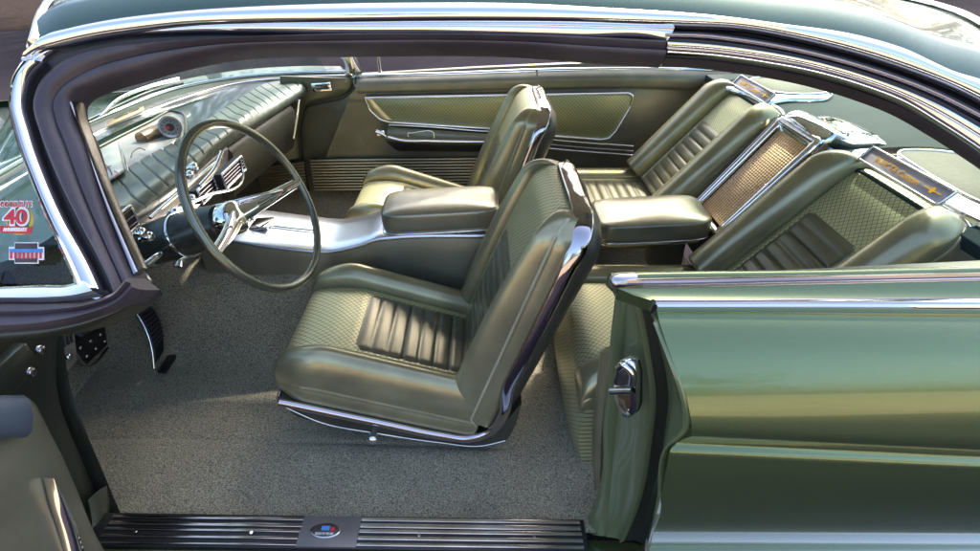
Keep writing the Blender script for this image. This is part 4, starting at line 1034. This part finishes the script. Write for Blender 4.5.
# ------------------------------------------------------------------ pedals and cowl vent
ac = root('accelerator_pedal', tuple(K(160, 368, Y=-.12)), 'long black ribbed accelerator pedal with chrome edge on the carpet', 'pedal')
def PP(px, py): return K(px, py, Z=.375+(368-py)*.0028)
a0 = [PP(131, 306), PP(141, 322), PP(150, 345), PP(153, 368)]
a1 = [PP(145, 300), PP(156, 312), PP(163, 334), PP(164, 350)]
pp = ribbon('pedal_pad', a0[:4], a1[:4], [(0, 0), (.1, .006), (.9, .006), (1, 0)], 'black', ac, n=30, nrm=(.6, -.3, .7), back=.012)
for i in range(12):
    t = i/15; p = np.array(cr(a0, 30)[int(t*29)]); q = np.array(cr(a1, 30)[int(t*29)]); 
    tube('tread_rib', [p*.85+q*.15+np.array([.007, -.003, .004]), q*.95+p*.05+np.array([.007, -.003, .004])], .0028, 'rubber', pp, n=4, seg=6)
strip('chrome_edge', [p+np.array([.006, -.004, .002]) for p in a0], [(.6, -.7, .3)]*4, .008, .004, 'chrome', ac, n=30)
slab('heel_plate', Ks([(157, 371), (172, 349), (179, 351), (165, 371)], Z=.372), (.1, -.1, .9), .010, 'black', ac, .002)
settle(ac)
bp = root('brake_pedal', tuple(K(95, 355, X=-.35)), 'wide black brake pedal with studded rubber pad and chrome edge', 'pedal')
q4 = Ks([(70, 346), (112, 322), (119, 334), (86, 366)], X=-.33)
pb = slab('pedal_pad', q4, (1, -.1, .1), .014, 'black', bp, .003)
strip('chrome_edge', [p+np.array([.003, 0, 0]) for p in (q4[1], (q4[1]+q4[2])/2, q4[2])], [(1, 0, 0)]*3, .006, .004, 'satin', pb, n=10)
strip('chrome_edge', [p+np.array([.003, 0, 0]) for p in (q4[2], q4[3], q4[0])], [(1, 0, 0)]*3, .006, .004, 'satin', pb, n=20)
for i in range(4):
    for t in (.28, .72):
        u = (i+.5)/4; p = (q4[0]*(1-u)+q4[1]*u)*(1-t)+(q4[3]*(1-u)+q4[2]*u)*t
        lathe('stud', p+np.array([.001, 0, 0]), (1, 0, 0), [(0, .006), (.003, .005), (.004, .002)], 'satin', pb, 10)
tube('pedal_arm', [K(95, 345, X=-.34), np.array([-.45, -.28, .62]), np.array([-.45, -.28, .80])], .012, 'black', bp, n=10)
settle(bp)
kv = root('cowl_vent', tuple(K(65, 360, X=-.25)), 'small metal vent cover with a knob on the kick panel beside the brake pedal', 'vent')
q5 = Ks([(54, 334), (74, 328), (78, 360), (62, 378)], X=-.26)
kb = slab('cover', q5, (1, -.2, .1), .012, 'bezel', kv, .002)
for i in range(4):
    u = (i+.7)/4.8; strip('slat', [q5[0]*(1-u)+q5[1]*u+np.array([.003, 0, 0]), (q5[0]*.62+q5[3]*.38)*(1-u)+(q5[1]*.62+q5[2]*.38)*u+np.array([.003, 0, 0])], [(1, 0, 0)]*2, .006, .003, 'gap', kb, n=6)
lathe('knob', K(67, 357, X=-.255), (1, -.1, .1), [(0, .010), (.008, .011), (.012, .006)], 'chrome', kb, 14)
settle(kv)

# ------------------------------------------------------------------ stickers on the windscreen
def GSx(px, py, off=-.012): return G(px, py, off)
s1 = root('round_sticker', tuple(GSx(17, 222)), 'red and yellow round sticker with a large number 40 on the windscreen', 'sticker')
cc_ = GSx(18, 220); xd = unit(GSx(30, 219)-GSx(6, 219)); yd = unit(GSx(18, 205)-GSx(18, 230))
nn = unit(np.cross(xd, yd)); nn = nn if nn[1] < 0 else -nn
wpx = np.linalg.norm(GSx(30, 219)-GSx(6, 219))/24
def disc(name, c_, rx, ry, mat, lift, parent, n=40): return slab(name, [c_+nn*lift+xd*rx*math.cos(a)+yd*ry*math.sin(a) for a in np.linspace(0, 2*math.pi, n, endpoint=False)], nn, .0006, mat, parent, .0001)
d0 = disc('disc', cc_+xd*wpx*2, wpx*14, wpx*15, 'yellow', .001, s1)
disc('disc_centre', cc_+xd*wpx*1.5, wpx*11, wpx*12, 'printgreen', .002, d0)
text_mesh('top_lettering', 'GOODGUYS', cc_+yd*wpx*15+nn*.003, xd, yd, wpx*9, 'white', d0, width=wpx*33, bold=.03)
text_mesh('top_lettering', 'GOODGUYS', cc_+yd*wpx*15+nn*.0036, xd, yd, wpx*7.5, 'red', d0, width=wpx*31)
text_mesh('number', '40', cc_+yd*wpx*2+nn*.003, xd, yd, wpx*23, 'white', d0, width=wpx*27, bold=.06)
text_mesh('number', '40', cc_+yd*wpx*2+nn*.0040, xd, yd, wpx*20, 'red', d0, width=wpx*23, bold=.02)
bn = slab('banner', [cc_+nn*.0042+xd*wpx*a+yd*wpx*b_ for a, b_ in ((-16, -6), (17, -7), (15, -14), (-14, -13))], nn, .0006, 'red', d0, .0001)
text_mesh('banner_lettering', 'ANNIVERSARY', cc_-yd*wpx*10+nn*.005, xd, yd, wpx*5, 'white', d0, width=wpx*24, bold=.03)
settle(s1)
s2 = root('striped_sticker', tuple(GSx(27, 254)), 'black blue and red striped sticker below the round one on the windscreen', 'sticker')
c2_ = GSx(27, 253)
def rect(name, a0_, a1_, b0, b1, mat, lift, parent): return slab(name, [c2_+nn*lift+xd*wpx*a+yd*wpx*b_ for a, b_ in ((a0_, b0), (a1_, b0), (a1_, b1), (a0_, b1))], nn, .0006, mat, parent, .0001)
e0 = rect('backing', -17.5, 17.5, -7, 6, 'white', .001, s2); rect('backing', -12, 12, -10.5, 10.5, 'white', .001, s2)
rect('black_band', -11, 11, 4, 9.5, 'textdark', .002, e0); rect('black_band', -11, 11, -9.5, -5.5, 'textdark', .002, e0); rect('blue_band', -16.5, 16.5, .5, 4, 'blue', .002, e0)
for i in range(8): rect('red_stripe', -16+i*4.2, -14+i*4.2, -5.5, .5, 'red', .002, e0)
settle(s2)

# ------------------------------------------------------------------ ground
def sheet(name, x0, x1, y0, y1, z, mat, n=2):
    o = mesh_obj(name, [(x0, y0, z), (x1, y0, z), (x1, y1, z), (x0, y1, z)], [(0, 1, 2, 3)], mat, smooth=False); o['kind'] = 'structure'; return o
sheet('ground', -150, 150, -150, 150, 0, 'asphalt')
sheet('mulch_bed', -100, 100, 13, 60, .004, 'mulch')
sheet('dry_grass', -60, 60, -60, -3.2, .004, 'tan')

# ------------------------------------------------------------------ trees round the car park, seen in the paint and chrome
def tree(x, y, h, r, seed, label):
    rd_ = random.Random(seed); t = root('shade_tree', (x, y, 0), label, 'tree', 'trees round the car park')
    tube('trunk', [np.array([x, y, -.1]), np.array([x+.1, y, h*.3]), np.array([x-.1, y+.1, h*.7])], [.3, .22, .1], 'bark', t, n=10, seg=8)
    Vv = []; Ff = []
    cl = [(x+rd_.gauss(0, r*.45), y+rd_.gauss(0, r*.45), h*.62+rd_.uniform(-.42, .42)*h, rd_.uniform(.25, .5)*r) for _ in range(26)]
    for cx_, cy2, cz, cr_ in cl:
        for _ in range(110):
            d = np.array([rd_.gauss(0, 1), rd_.gauss(0, 1), rd_.gauss(0, 1)]); d = unit(d)*cr_*rd_.uniform(.5, 1)
            p = np.array([cx_, cy2, cz])+d; a = unit(np.array([rd_.gauss(0, 1) for _ in range(3)])); b2 = unit(np.cross(a, [rd_.gauss(0, 1) for _ in range(3)])); s_ = rd_.uniform(.12, .28)
            k = len(Vv); Vv += [p-a*s_, p+b2*s_*.5, p+a*s_, p-b2*s_*.5]; Ff.append((k, k+1, k+2, k+3))
    mesh_obj('crown', Vv, Ff, 'leaf', t, smooth=False); settle(t); return t
kk = 0
for x, y, h, r in ((-14, 15, 9, 4.4), (-8, 16, 9.5, 4.6), (-2, 17, 9, 4.6), (4, 16, 9.5, 4.6), (10, 17, 9, 4.6), (16, 15, 9, 4.4), (-17, 9, 9, 4.4), (-19, 1, 8, 4), (22, 6, 8, 4), (-16, -9, 7, 3.6), (10, -26, 7, 4), (-6, -28, 8, 4)):
    kk += 1; tree(x, y, h, r, kk, 'green shade tree at the edge of the car park')

# ------------------------------------------------------------------ light
w = bpy.data.worlds.new('World'); sc.world = w; w.use_nodes = True
nt = w.node_tree; bg = nt.nodes['Background']; sky = nt.nodes.new('ShaderNodeTexSky'); sky.sky_type = 'NISHITA'; sky.sun_disc = False; sky.air_density = .8; sky.dust_density = 4; sky.ozone_density = .6
SE, SA = math.radians(43.5), math.radians(25)      # elevation, direction the sun stands in (x = east of y)
sky.sun_elevation = SE; sky.sun_rotation = SA
nt.links.new(sky.outputs[0], bg.inputs[0]); bg.inputs[1].default_value = .15
sd = bpy.data.lights.new('sun', 'SUN'); sd.energy = 2.1; sd.angle = math.radians(3); sd.color = (1, .92, .80)
so = bpy.data.objects.new('sun', sd); COL.objects.link(so)
dirv = Vector((math.sin(SA)*math.cos(SE), math.cos(SA)*math.cos(SE), math.sin(SE)))
so.rotation_euler = dirv.to_track_quat('Z', 'Y').to_euler()
sc.view_settings.view_transform = 'Standard'; sc.view_settings.look = 'None'; sc.view_settings.exposure = 2.25; sc.view_settings.gamma = 1
sc.cycles.max_bounces = 10; sc.cycles.diffuse_bounces = 6; sc.cycles.glossy_bounces = 6; sc.cycles.transparent_max_bounces = 12
